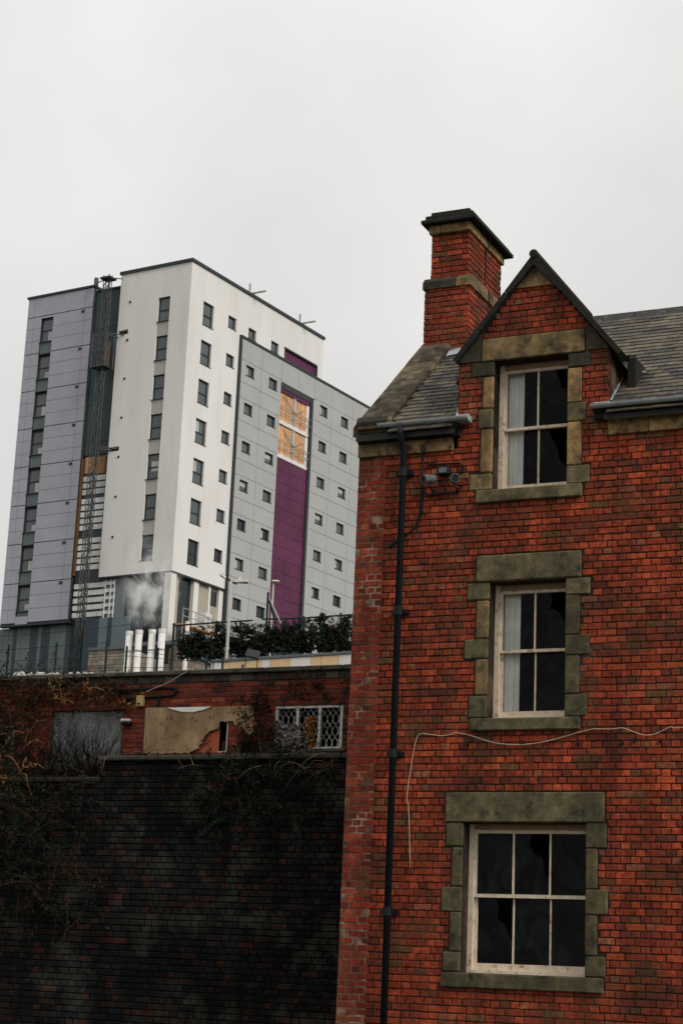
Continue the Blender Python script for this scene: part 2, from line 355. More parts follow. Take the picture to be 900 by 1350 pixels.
def set_bricks(rows, mp, rotz, parent, matname, n_single, seed, pitch, blen, frame, joint=.011, proud=0.0, jit=.003, stuff_name='bricks'):
    rnd = random.Random(seed); mb = MB(); cand = []
    for r in rows:
        P = frame.w(mp((r[0]+r[1])/2, (r[2]+r[3])/2, 0)); x, y = proj(P)
        if n_single and r[5] and 4 < x < 896 and 292 < y < 1058: cand.append(((r[1]-r[0])/(P-EYE).length, r))
    cand.sort(key=lambda t: -t[0]); single = {id(r) for _, r in cand[:n_single]}
    cache = {}
    def var_mesh(kind, k, c):
        if (kind, k) not in cache:
            L = (blen if kind == 's' else blen/2)-joint; hh = pitch-joint; b = MB()
            o = mp(0, 0, 0)
            b.brick(lambda a, z, d: tuple(Vector(mp(a, z, d))-Vector(o)), [(-L/2-rnd.uniform(-.004, .003), -hh/2-rnd.uniform(-.004, .003)), (L/2+rnd.uniform(-.004, .003), -hh/2-rnd.uniform(-.004, .003)), (L/2+rnd.uniform(-.004, .003), hh/2+rnd.uniform(-.004, .003)), (-L/2-rnd.uniform(-.004, .003), hh/2+rnd.uniform(-.004, .003))], 0.0, c, ch=rnd.uniform(.004, .009))
            cache[(kind, k)] = b.mesh('brick', matname)
        return cache[(kind, k)]
    n = 0
    for r in rows:
        d = proud+rnd.uniform(-jit, jit)
        if id(r) in single:
            me = var_mesh(r[6], n % 28, r[4]); n += 1
            inst('brick', me, parent, mp((r[0]+r[1])/2, (r[2]+r[3])/2, d), (0, 0, rnd.uniform(-.01, .01)))
        else:
            e = [rnd.uniform(-.004, .0035) for _ in range(8)]
            mb.brick(mp, [(r[0]-e[0], r[2]-e[1]), (r[1]+e[2], r[2]-e[3]), (r[1]+e[4], r[3]+e[5]), (r[0]-e[6], r[3]+e[7])], d, r[4], ch=rnd.uniform(.004, .009))
    if mb.f: tag(mb.build(stuff_name, matname, parent), kind='stuff')

# ------------------------------------------------------------------ the brick house
UE = 7.6; DEPTH = 4.6; SL = .86; EZ = 8.33; RIDGE_V = 2.3
house = thing('brick_house', 'derelict red brick house with stone dressed sash windows, gabled dormer and slate roof', 'house', H, (3.0, 2.3, 0))
OPEN = [(1.773, 2.71, 4.63, 6.25), (1.77, 2.70, 7.385, 9.02), (1.52, 2.98, 1.75, 3.43), (5.3, 6.24, 4.63, 6.25)]
front = lambda a, z, d: (a, -d, z)
left_side = lambda a, z, d: (-d, a, z)
def dormer_span(z):
    if z < 7.93: return (0.0, UE)
    if z < 9.03: return (1.305, 3.22)
    k = (10.334-.10-z)/1.24
    return (2.27-k, 2.27+k)
STONES = []      # (name, u0,u1,z0,z1,colour)
TAN = (.36, .225, .10); OLV = (.160, .128, .070); GRN = (.122, .105, .056); DRK = (.055, .048, .032); BRN = (.25, .17, .082)
def st(name, u0, u1, z0, z1, c): STONES.append((name, u0, u1, z0, z1, c))
for off, cc in ((0, 0), (3.53, 1)):
    st('lintel', 1.594+off, 2.901+off, 6.25, 6.582, OLV)
    for (a, b, z0, z1, c) in ((1.485, 1.773, 6.035, 6.25, GRN), (1.605, 1.773, 5.572, 6.035, BRN), (1.469, 1.773, 5.333, 5.572, GRN), (1.612, 1.773, 4.90, 5.333, BRN), (1.532, 1.773, 4.628, 4.90, GRN),
                              (2.71, 3.007, 6.05, 6.25, OLV), (2.71, 2.886, 5.582, 6.05, GRN), (2.71, 3.006, 5.345, 5.582, GRN), (2.71, 2.888, 4.888, 5.345, GRN), (2.71, 2.98, 4.628, 4.888, GRN)):
        st('jamb_stone', a+off, b+off, z0, z1, c)
    st('window_sill', 1.565+off, 2.909+off, 4.478, 4.628, GRN)
st('lintel', 1.605, 2.915, 9.02, 9.315, BRN)
for (a, b, z0, z1, c) in ((1.471, 1.77, 8.83, 9.02, DRK), (1.62, 1.77, 8.415, 8.83, TAN), (1.569, 1.77, 8.16, 8.415, OLV), (1.605, 1.77, 7.60, 8.16, TAN), (1.47, 1.77, 7.383, 7.60, BRN),
                          (2.70, 2.982, 8.83, 9.02, DRK), (2.70, 2.882, 8.393, 8.83, TAN), (2.70, 2.934, 8.155, 8.393, OLV), (2.70, 2.884, 7.615, 8.155, TAN), (2.70, 2.99, 7.383, 7.615, OLV)):
    st('jamb_stone', a, b, z0, z1, c)
st('window_sill', 1.578, 2.904, 7.222, 7.383, OLV)
st('lintel', 1.292, 3.20, 3.43, 3.775, GRN)
for (a, b, z0, z1) in ((1.30, 1.52, 3.15, 3.43), (1.38, 1.52, 2.7, 3.15), (1.27, 1.52, 2.42, 2.7), (1.38, 1.52, 1.98, 2.42), (1.30, 1.52, 1.75, 1.98), (2.98, 3.22, 3.15, 3.43), (2.98, 3.12, 2.7, 3.15), (2.98, 3.24, 2.42, 2.7), (2.98, 3.12, 1.98, 2.42), (2.98, 3.22, 1.75, 1.98)):
    st('jamb_stone', a, b, z0, z1, GRN)
st('window_sill', 1.30, 3.20, 1.58, 1.75, GRN)
def build_house():
    rnd = random.Random(11)
    wall = None
    mb = MB()
    # backing wall (mortar bed) with openings, 0.3 m thick
    holes_wall(mb, lambda a, z, d: (a, .012-d, z), 0.0, UE, 0, 7.95, [o for o in OPEN], .3)
    holes_wall(mb, lambda a, z, d: (a, .012-d, z), 1.30, 3.225, 7.95, 9.05, [OPEN[1]], .3)
    mb.prism([(1.30, .012, 9.05), (3.225, .012, 9.05), (2.27, .012, 10.22)], (0, .28, 0))
    mb.box(1.30, 1.77, .013, .3, 7.94, 9.06); mb.box(2.70, 3.225, .013, .3, 7.94, 9.06)
    mb.box(-.0, .001, .012, DEPTH, 0, 8.3); mb.box(UE-.3, UE, .02, DEPTH, 0, 8.3); mb.box(.012, UE, DEPTH-.3, DEPTH, 0, 8.3)
    mb.prism([(.012, .0, 8.3), (.012, DEPTH, 8.3), (.012, RIDGE_V, 10.28)], (.28, 0, 0))
    mb.prism([(UE-.3, .0, 8.3), (UE-.3, DEPTH, 8.3), (UE-.3, RIDGE_V, 10.28)], (.3, 0, 0))
    wall = mb.build('wall', 'mortar_dark', house)
    holes = [(s[1], s[2], s[3], s[4]) for s in STONES]+OPEN
    # toothed repointed corner strip
    def quoin(a, i): return a < (.44 if i % 2 else .36)
    rows = lay(0.0, UE, 0.02, 10.3, .0802, .229, holes, 21, span=dormer_span, quoin=quoin)
    set_bricks(rows, front, 0, wall, 'brick', 250, 5, .0802, .229, H)
    rows = lay(0.0, DEPTH, 0.02, 8.3, .0802, .229, [], 22)
    set_bricks(rows, left_side, 0, wall, 'brick', 0, 6, .0802, .229, H, stuff_name='gable_bricks')
    part('corner_pointing', 'mortar_pale', wall, (0.004, .37, .0025, .02, 0, 7.92))
    # dormer cheek bricks on the right
    rows = lay(0.02, 1.1, 8.25, 8.96, .0802, .229, [], 23, span=lambda z: (0.0, max(.0, (z-EZ)/SL)))
    for (u0, c0) in ((3.2, 1), (1.305, 0)):
        mbk = MB(); mbk.prism([(u0, .01, 8.3), (u0, .8, 9.0), (u0, .01, 9.0)], (.02, 0, 0)); ck = mbk.build('dormer_cheek', 'mortar_dark', house)
        set_bricks(rows, (lambda a, z, d: (3.222+d, a, z)) if c0 else (lambda a, z, d: (1.302-d, a, z)), 0, ck, 'brick', 0, 8, .0802, .229, H)
    # stones
    for (n, a, b, z0, z1, c) in STONES:
        f = rnd.uniform(.85, 1.18); pr = {'lintel': .022, 'window_sill': .055, 'jamb_stone': .014}[n]+rnd.uniform(-.003, .003)
        g = .003
        part(n, 'stone', house, (a+g, b-g, -pr, .30, z0+g, z1-g), bev=rnd.uniform(.010, .020), c=tuple(t*f for t in c))
    # inside: floors and dark lining
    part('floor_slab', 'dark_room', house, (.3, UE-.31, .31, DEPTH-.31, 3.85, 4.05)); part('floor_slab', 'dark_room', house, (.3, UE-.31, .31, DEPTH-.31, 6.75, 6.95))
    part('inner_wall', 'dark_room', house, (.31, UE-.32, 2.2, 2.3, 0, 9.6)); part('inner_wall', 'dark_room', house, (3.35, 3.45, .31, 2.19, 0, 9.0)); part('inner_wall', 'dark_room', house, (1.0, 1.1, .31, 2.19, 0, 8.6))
build_house()

def sash(u0, u1, z0, z1, meet, vbar, breaks, seed, cols=2, shutter=True):
    """box frame, two sashes with glazing bar, panes some of them broken, inner shutter"""
    rnd = random.Random(seed); v0 = .195
    mb = MB(); fw = .05
    mb.box(u0+.002, u0+.012+fw, v0, v0+.12, z0+.002, z1-.002); mb.box(u1+.035-fw, u1+.045, v0, v0+.12, z0+.002, z1-.002)
    mb.box(u0+.012+fw, u1+.035-fw, v0, v0+.12, z1-.065, z1-.002, c=(.42, .31, .23)); mb.box(u0+.012+fw, u1+.035-fw, v0-.03, v0+.12, z0+.002, z0+.035)  # frame head browner: the lintel's shadow is painted into its colour
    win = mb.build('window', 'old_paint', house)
    a, b = u0+.062, u1-.015
    def one(za, zb, v, brk, bot, top):
        s = MB(); th = .038
        sw_ = .030; s.box(a, a+sw_, v, v+th, za, zb); s.box(b-sw_, b, v, v+th, za, zb)
        s.box(a+sw_, b-sw_, v, v+th, za, za+bot); s.box(a+sw_, b-sw_, v, v+th, zb-top, zb)
        xs = [a+sw_+(b-a-2*sw_)*k/cols for k in range(cols+1)]
        for x in xs[1:-1]: s.box(x-.010, x+.010, v+.006, v+th-.004, za+bot, zb-top)
        sh = s.build('sash', 'old_paint', win)
        for k in range(cols):
            x0, x1, y0, y1 = xs[k]+(.010 if k else 0), xs[k+1]-(.010 if k < cols-1 else 0), za+bot, zb-top
            g = MB(); vv = v+.02+rnd.uniform(-.003, .003); tl = rnd.uniform(-.006, .006)
            if brk[k] == 0: g.face([(x0, vv, y0), (x1, vv+tl, y0), (x1, vv+tl, y1), (x0, vv, y1)])
            else:
                w_, h_ = x1-x0, y1-y0; P0 = (x0+w_*rnd.uniform(.3, .6), y1); P1 = (x1, y0+h_*rnd.uniform(.25, .6)); cut = []
                for t in (.18, .33, .52, .66, .83):
                    cut.append((P0[0]+(P1[0]-P0[0])*t+rnd.uniform(-.18, .05)*w_, P0[1]+(P1[1]-P0[1])*t+rnd.uniform(-.09, .05)*h_))
                ring = [P0]+cut+[P1, (x1, y0), (x0, y0), (x0, y1)]
                for t in range(len(ring)-1):   # fan from the lower left corner
                    if (ring[t] != (x0, y0)) and (ring[t+1] != (x0, y0)): g.face([(x0, vv, y0), (ring[t][0], vv, ring[t][1]), (ring[t+1][0], vv, ring[t+1][1])])
                g.face([(x0, vv, y0), (x0, vv, y1), (P0[0], vv, P0[1])])
            g.build('pane', 'house_glass', win)
    one(meet-.022, z1-.065, v0+.022, breaks[:cols], .036, .04); one(z0+.036, meet+.022, v0+.066, breaks[cols:], .078, .036)
    if shutter:
        s = MB(); x = u0+.075
        for k in range(3): s.box(x, x+.064, v0+.13+.006*k, v0+.15+.006*k, z0+.02, z1-.03, c=(1-.05*k,)*3); x += .066
        s.build('shutter', 'shutter_paint', win)
    return win
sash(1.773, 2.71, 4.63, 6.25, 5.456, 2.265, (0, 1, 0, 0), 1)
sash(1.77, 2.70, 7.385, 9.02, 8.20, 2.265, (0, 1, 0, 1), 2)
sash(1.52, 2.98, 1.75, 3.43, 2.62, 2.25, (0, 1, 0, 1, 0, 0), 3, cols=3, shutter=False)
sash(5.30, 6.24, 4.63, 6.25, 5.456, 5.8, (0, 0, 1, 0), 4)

def house_roof():
    rnd = random.Random(31)
    rz = lambda v: EZ+SL*v
    mb = MB()   # boarding of both slopes, with the dormer roof
    for (u0, u1) in ((.02, 1.33), (3.20, UE)):
        mb.prism([(u0, -.16, rz(-.16)-.03), (u0, RIDGE_V, rz(RIDGE_V)-.03), (u0, RIDGE_V, rz(RIDGE_V)-.10), (u0, -.16, rz(-.16)-.10)], (u1-u0, 0, 0))
    mb.prism([(1.33, 1.0, rz(1.0)-.03), (1.33, RIDGE_V, rz(RIDGE_V)-.03), (1.33, RIDGE_V, rz(RIDGE_V)-.10), (1.33, 1.0, rz(1.0)-.10)], (3.2-1.33, 0, 0))
    mb.prism([(.02, RIDGE_V, rz(RIDGE_V)-.03), (.02, DEPTH+.16, rz(-.16)-.03), (.02, DEPTH+.16, rz(-.16)-.1), (.02, RIDGE_V, rz(RIDGE_V)-.1)], (UE-.02, 0, 0))
    roof = mb.build('roof', 'slate_board', house)
    # slates, lower courses overlap; one mesh per colour variant
    ln = Vector((0, 1, SL)).normalized(); nn = Vector((0, -SL, 1)).normalized(); ex = .118; sw = .185
    shared = {}
    def slate_mesh(k):
        if k not in shared:
            r2 = random.Random(900+k); b = MB(); w = sw-.006
            base = r2.choice([(.105, .088, .066), (.08, .072, .06), (.13, .105, .075), (.06, .057, .052), (.15, .125, .085)])
            o0, o1 = nn*.024, nn*.004
            e = r2.uniform(-.012, .012)
            lo = [Vector((-w/2, 0, 0))+ln*e, Vector((w/2, 0, 0))-ln*e*.5]; hi = [Vector((w/2, 0, 0))+ln*.22, Vector((-w/2, 0, 0))+ln*.22]
            t = [lo[0]+o0, lo[1]+o0, hi[0]+o1, hi[1]+o1]; q = [p-nn*.016 for p in t]
            b.face(t, base); b.face([q[0], q[1], t[1], t[0]], base); b.face([q[1], q[2], t[2], t[1]], base); b.face([q[3], q[0], t[0], t[3]], base)
            shared[k] = b
        return shared[k]
    mesh_cache = {}; rest = MB(); cand = []
    nrow = int((RIDGE_V+.2)*sqrt(1+SL*SL)/ex)+1
    for i in range(nrow):
        s = i*ex; p0 = Vector((0, -.20, rz(-.20)))+ln*s
        if p0.y > RIDGE_V-.1: break
        for j in range(int(UE/sw)+2):
            u = j*sw+(sw/2 if i % 2 else 0)
            if u < .40 or u > UE-.1: continue
            if 1.36 < u < 3.16 and p0.y < 1.1: continue
            if 1.20 < u < 1.36 and p0.y < .9: u = 1.215
            if 1.36 < u < 3.16 and p0.z < 10.28 and abs(u-2.27) < (10.30-p0.z)/1.22-.12: continue
            P = Vector((u, p0.y, p0.z)); x, y = proj(H.w(P)); k = rnd.randrange(18)
            rt_ = rnd.uniform(-.012, .012)
            if 440 < x < 905 and 380 < y < 600 and len(cand) < 295: cand.append(1); 
            else: x = -1
            if x > 0:
                if k not in mesh_cache: mesh_cache[k] = slate_mesh(k).mesh('slate', 'slate')
                inst('slate', mesh_cache[k], roof, P+nn*rnd.uniform(0, .004), (0, rt_*.4, rt_))
            else:
                b = slate_mesh(k); n0 = len(rest.v); rest.v += [tuple(Vector(q)+P) for q in b.v]; rest.f += [tuple(n0+t for t in f) for f in b.f]; rest.c += b.c
    tag(rest.build('slates', 'slate', roof), kind='stuff')
    # back slope, dormer slopes
    # ridge tiles
    u = .7; 
    while u < UE-.05:
        if not (1.9 < u < 2.0):
            r = MB(); z = rz(RIDGE_V)
            r.prism([(u, RIDGE_V-.13, z-.10), (u, RIDGE_V-.03, z+.045), (u, RIDGE_V+.03, z+.045), (u, RIDGE_V+.13, z-.10), (u, RIDGE_V+.09, z-.10), (u, RIDGE_V, z), (u, RIDGE_V-.09, z-.10)], (.43, 0, 0), c=(.05, .05, .045)); r.build('ridge_tile', 'slate', roof)
        u += .44
    d = MB(); ap = 10.27
    for sg in (-1, 1):
        e = 1.08; d.prism([(2.27, .2, ap), (2.27+sg*e, .2, ap-e*1.24), (2.27+sg*e, .2, ap-e*1.24-.08), (2.27, .2, ap-.08)], (0, 2.0, 0), c=(.09, .088, .08))
    dr = d.build('dormer_roof', 'slate', house)
    r = MB(); r.tube([(2.275, -.10, ap+.06), (2.275, 2.2, ap+.06)], .055, 10); r.build('ridge_roll', 'soot_stone', dr)
    # dormer gable coping: two raking stones each side, kneelers, apex stone
    A = (2.275, 10.345)
    for sg, (eu, ez) in ((-1, (1.245, 9.06)), (1, (3.395, 8.955))):
        dx, dz = eu-A[0], ez-A[1]; L = hypot(dx, dz); nx, nz_ = (-dz/L*sg*-1, dx/L*sg*-1)
        px, pz = dz/L*sg, -dx/L*sg
        if pz > 0: px, pz = -px, -pz
        for t0, t1 in ((0, .36), (.36, .70), (.70, 1.0)):
            g = .003/L
            q = [(A[0]+dx*(t0+(g if t0 else 0)), A[1]+dz*(t0+(g if t0 else 0))), (A[0]+dx*(t1-g), A[1]+dz*(t1-g))]
            c = MB(); th = .064
            lo = [(q[1][0]+px*th, q[1][1]+pz*th), (q[0][0]+(px*th if t0 else 0), q[0][1]+(pz*th if t0 else -.15))]
            pts = [(p[0], -.085, p[1]) for p in (q[0], q[1], *lo)]
            c.prism(pts, (0, .36, 0)); c.build('gable_coping', 'soot_stone', house)
    c = MB(); c.prism([(1.30, -.02, 9.035), (1.60, -.02, 9.035), (1.60, -.02, 9.38)], (0, .2, 0), c=DRK); c.build('kneeler', 'stone', house)
    c = MB(); c.prism([(2.935, -.02, 9.035), (3.225, -.02, 9.035), (2.935, -.02, 9.40)], (0, .2, 0), c=DRK); c.build('kneeler', 'stone', house)
    c = MB(); c.prism([(2.04, -.02, 9.93), (2.50, -.02, 9.93), (2.27, -.02, 10.2)], (0, .2, 0), c=BRN); c.build('apex_stone', 'stone', house)
    # eaves: frieze stones, cornice, gutters, lead
    for (a, b, z0, z1, c) in ((0.0, .405, 7.92, 8.085, BRN), (.405, .55, 7.92, 8.085, BRN), (.55, 1.262, 7.92, 8.085, TAN), (3.212, 3.70, 7.945, 8.14, TAN), (3.70, 4.45, 7.945, 8.14, TAN), (4.45, 5.3, 7.945, 8.14, BRN), (5.3, 6.4, 7.945, 8.14, TAN), (6.4, UE, 7.945, 8.14, BRN)):
        part('frieze_stone', 'stone', house, (a+.003, b-.003, -.045, .02, z0, z1), bev=.006, c=c)
    for (a, b) in ((.05, 1.36), (3.06, UE)):
        z = 8.086 if a < 1 else 8.141
        c = MB(); c.prism([(a, .02, z), (a, -.07, z), (a, -.085, z+.05), (a, -.14, z+.085), (a, -.145, z+.135), (a, .02, z+.135)], (b-a, 0, 0)); c.build('cornice', 'soot_stone', house)
    def gutter(a, b, z, m_='lead'):
        g = MB(); n = 7; r = .048
        o = [(-.185+r*cos(pi+pi*k/n)*1.0, z+r*sin(pi+pi*k/n)) for k in range(n+1)]; i_ = [(-.185+(r-.008)*cos(pi+pi*k/n), z+(r-.008)*sin(pi+pi*k/n)) for k in range(n+1)]
        g.prism([(a, p[0], p[1]) for p in o+i_[::-1]], (b-a, 0, 0)); g.build('gutter', m_, house, smooth=False)
    gutter(.33, 1.52, 8.285); gutter(3.05, UE, 8.282)
    p = MB(); p.tube([(.05, -.17, 8.25), (.33, -.17, 8.25)], .022, 8); p.build('gutter_pipe', 'rust_pipe', house)
    part('lead_box', 'lead', house, (1.33, 1.50, -.13, .0, 8.24, 8.335), bev=.012); part('lead_box', 'lead', house, (3.05, 3.27, -.13, .0, 8.245, 8.33), bev=.012)
    def roof_poly(name, px, off, m_='lead'):
        P = []
        N_ = H.u*0+H.v*(-SL)+Vector((0, 0, 1)); O_ = H.w((0, 0, EZ+off))
        for (x, y) in px:
            d = ray(x, y); k = (O_-EYE).dot(N_)/d.dot(N_); P.append(H.inv(EYE+d*k))
        f = MB(); f.prism(P, nn*.012); return f.build(name, m_, house)
    roof_poly('valley_lead', ((817.8, 471), (821.8, 471.5), (833, 485.5), (842, 489), (853, 490.7), (833, 495), (827.8, 493), (824.4, 486.7)), .04)
    roof_poly('flashing', ((815.4, 495.4), (824.4, 493.3), (806, 528.3), (800, 525)), .045)
    roof_poly('flashing', ((592, 463), (607, 459), (606, 466), (588, 470)), .05)
    roof_poly('flashing', ((603, 538), (605.5, 539), (604, 548), (600.5, 550)), .05)
    # parapet coping up the left verge
    t = [-.12, .45, .95, 1.42, 1.93]
    for k in range(4):
        a, b = t[k]+.004, t[k+1]-.004; c = MB(); dz = rnd.uniform(-.01, .012); w = .43+rnd.uniform(-.02, .02)
        zz = lambda v: EZ+.085+.845*v+dz
        c.prism([(-.04, a, zz(a)-.15), (-.04, a, zz(a)-.02), (.0, a, zz(a)+.035), (w-.05, a, zz(a)+.04), (w, a, zz(a)-.0), (w, a, zz(a)-.15)], (0, b-a, .845*(b-a)), c=rnd.choice([(.085, .066, .042), (.07, .06, .042), (.10, .076, .048)])); c.build('verge_coping', 'verge_stone', house)
    c = MB(); c.prism([(.035, -.16, 8.23), (.03, -.19, 8.33), (.02, -.13, 8.41), (-.02, -.02, 8.45), (-.02, .02, 8.1), (.01, -.08, 8.09), (.03, -.12, 8.15)], (.40, 0, 0), c=(.05, .045, .035)); c.build('verge_kneeler', 'stone', house)
mat('slate_board', (.03, .03, .03), .9, .2, 5)
house_roof()

def chimney():
    mb = MB(); mb.box(.035, .665, 1.895, 3.245, 9.4, 10.87); mb.box(.095, .625, 1.95, 3.22, 10.87, 11.68)
    ch = mb.build('chimney', 'mortar_pale', house)
    rnd = random.Random(7)
    def face(a0, a1, z0, z1, mp, seed, n):
        rows = lay(a0, a1, z0, z1, .0802, .229, [], seed, joint=.012); set_bricks(rows, mp, 0, ch, 'brick', n, seed, .0802, .229, H, joint=.012)
    face(.02, .677, 9.62, 10.86, lambda a, z, d: (a, 1.88-d, z), 41, 25); face(1.885, 3.26, 9.62, 10.86, lambda a, z, d: (.677+d, a, z), 42, 0)
    face(.08, .64, 11.03, 11.67, lambda a, z, d: (a, 1.932-d, z), 43, 25); face(1.937, 3.235, 11.03, 11.67, lambda a, z, d: (.64+d, a, z), 44, 0)
    face(1.885, 3.26, 9.62, 10.86, lambda a, z, d: (.02-d, a, z), 45, 0); face(1.937, 3.235, 11.03, 11.67, lambda a, z, d: (.08-d, a, z), 46, 0)
    def ring(name, o, z0, z1, cuts, m_, c, taper=0):
        for (a, b) in cuts:
            part(name, m_, ch, (a+.002, b-.002, 1.88-o, 3.26+o, z0, z1), bev=.01, c=c)
    b = MB()
    for (u0, u1, c) in ((.0, .49, DRK), (.494, .70, BRN)):
        s = MB(); e0 = -.02; 
        s.prism([(u0, 1.86, 10.86), (u0, 1.86, 10.96), (u0, 1.93, 11.035), (u0, 3.235, 11.035), (u0, 3.285, 10.96), (u0, 3.285, 10.86)], (u1-u0, 0, 0), c=c); s.build('offset_stone', 'stone', ch)
    ring('band_stone', .012, 11.672, 11.80, ((.062, .235), (.237, .672)), 'stone', (.36, .235, .10))
    ring('cap_stone', .10, 11.802, 11.862, ((-.03, .78),), 'soot_stone', (1, 1, 1)); ring('cap_stone', .06, 11.864, 11.93, ((.02, .73),), 'soot_stone', (1, 1, 1)); ring('cap_stone', .0, 11.932, 12.0, ((.08, .66),), 'soot_stone', (1, 1, 1))
    s = MB(); s.tube([(.70, 2.57, 11.80), (.69, 2.57, 11.67), (.652, 2.57, 11.65), (.652, 2.56, 11.05), (.715, 2.56, 11.0), (.715, 2.58, 10.86), (.69, 2.6, 10.8), (.69, 2.62, 10.3)], .009, 6); s.build('cable', 'black_iron', ch)
chimney()

def house_fittings():
    # cast iron downpipe
    dp = MB(); u = .66; v = -.12
    uP = .655
    dp.tube([(uP, -.26, 8.2), (uP, -.26, 8.12), (uP, -.2, 8.03), (uP, v, 7.92), (uP, v, 0.05)], .043, 10)
    pipe = dp.build('downpipe', 'black_iron', house, smooth=True)
    for z in (7.66, 5.93, 4.22, 2.4):
        c = MB(); c.tube([(uP, v, z-.05), (uP, v, z+.05)], .058, 10); c.box(uP-.10, uP+.10, -.075, .0, z-.025, z+.025); c.build('collar', 'black_iron', pipe)
house_fittings()

def security_lights():
    for (u, z, d, lab) in ((1.01, 7.545, (-.5, -.85, -.2), 'grey bullet floodlight on black conduit arm beside the downpipe'), (1.337, 7.52, (.5, -.85, -.1), 'grey bullet floodlight on black conduit arm beside the dormer window stones')):
        t = thing('floodlight', lab, 'floodlight', H, (u, 0, z-.1)); dd = Vector(d).normalized(); c = Vector((u, -.14, z))
        b = MB(); b.tube([c-dd*.09, c-dd*.08, c+dd*.07, c+dd*.09], [.03, .05, .055, .058], 12); b.build('head', 'grey_metal', t, smooth=False)
        b = MB(); b.tube([c+dd*.091, c+dd*.095], [.048, .046], 12); b.build('lens', 'black_iron', t)
        b = MB(); b.tube([c-dd*.02, c+Vector((.01, .02, -.09)), Vector((u+.01, -.02, z-.15))], .012, 6); b.build('bracket', 'black_iron', t)
    t = thing('junction_box', 'black junction box between the two wall floodlights', 'junction box', H, (1.165, 0, 7.6))
    b = MB(); b.box(1.09, 1.24, -.09, -.006, 7.60, 7.72, bev=.015); b.build('box', 'black_iron', t); b = MB(); b.box(1.115, 1.215, -.098, -.091, 7.625, 7.69, bev=.003); b.build('cover', 'grey_metal', t)
    t = thing('conduit', 'black cables looping round the wall floodlights and trailing behind the downpipe', 'cable', H, (.9, 0, 6.7))
    b = MB(); b.tube([(.87, -.02, 8.0), (.865, -.025, 7.7), (.875, -.025, 7.45), (.92, -.025, 7.37), (1.05, -.025, 7.38), (1.3, -.025, 7.39), (1.36, -.025, 7.42), (1.37, -.025, 7.46)], .016, 6); b.tube([(.90, -.02, 7.80), (.96, -.02, 7.76), (1.36, -.02, 7.75), (1.40, -.02, 7.70), (1.39, -.02, 7.64), (1.33, -.02, 7.60), (1.22, -.03, 7.62)], .012, 6); b.tube([(1.02, -.02, 7.37), (1.03, -.02, 7.45)], .012, 6); b.tube([(1.165, -.02, 7.6), (1.17, -.02, 7.38)], .007, 5)
    for k in range(3): b.tube([(.86+.012*k, -.02, 7.45), (.85+.015*k, -.02, 7.15), (.80+.012*k, -.03, 6.98), (.70, -.04, 6.90-.01*k), (.58, -.03, 6.86-.015*k), (.45, -.02, 6.76-.01*k)], .008, 5)
    for k in range(4): b.tube([(.87, -.03, 7.86), (.85+.02*k, -.05, 7.95), (.83+.025*k, -.06, 8.02+.02*(k % 2))], .006, 5)
    b.build('cable', 'black_iron', t)
    t = thing('wall_cable', 'pale loose cable sagging across the bricks below the sash window', 'cable', H, (1, 0, 3))
    px = [(538, 1062), (536, 1051), (542.6, 1006), (547, 980), (553, 968), (566, 968.5), (582, 970.5), (596, 968), (601, 966.3), (620, 970), (645, 978), (668, 981.7), (690, 982), (718, 978), (745, 971), (766, 965), (782, 961.5), (806, 961.5), (820, 960), (832, 964), (845, 968.5), (856, 969.5), (868, 966), (884, 958.5), (899, 959.5)]
    pts = []
    for (x, y) in px:
        d = ray(x, y); tt = (H.w((0, -.02, 0))-EYE).dot(H.v)/d.dot(H.v); q = H.inv(EYE+d*tt); pts.append(q)
    pts = [(pts[0].x+.05, -.02, 2.9), (pts[0].x+.02, -.02, 3.4)]+pts+[(4.9, -.02, 4.62), (5.6, -.02, 4.5), (6.6, -.02, 4.6), (7.4, -.02, 4.5)]
    # smooth
    def cat(P, n=3):
        P = [Vector(p) for p in P]; R = []
        for i in range(len(P)-1):
            p0, p1, p2, p3 = P[max(i-1, 0)], P[i], P[i+1], P[min(i+2, len(P)-1)]
            for k in range(n):
                s = k/n; R.append(.5*((2*p1)+(-p0+p2)*s+(2*p0-5*p1+4*p2-p3)*s*s+(-p0+3*p1-3*p2+p3)*s**3))
        return R+[P[-1]]
    b = MB(); b.tube(cat(pts), .0055, 6); b.build('cable', 'cable', t, smooth=True)
    for (x, y) in ((616, 980), (689, 979), (762, 981), (836, 977), (820, 980), (870, 977)):
        d = ray(x, y); tt = (H.w((0, 0, 0))-EYE).dot(H.v)/d.dot(H.v); q = H.inv(EYE+d*tt); b = MB(); b.tube([(q.x, -.03, q.z), (q.x, .004, q.z)], .022, 8); b.build('fixing_plug', 'black_iron', t)
security_lights()

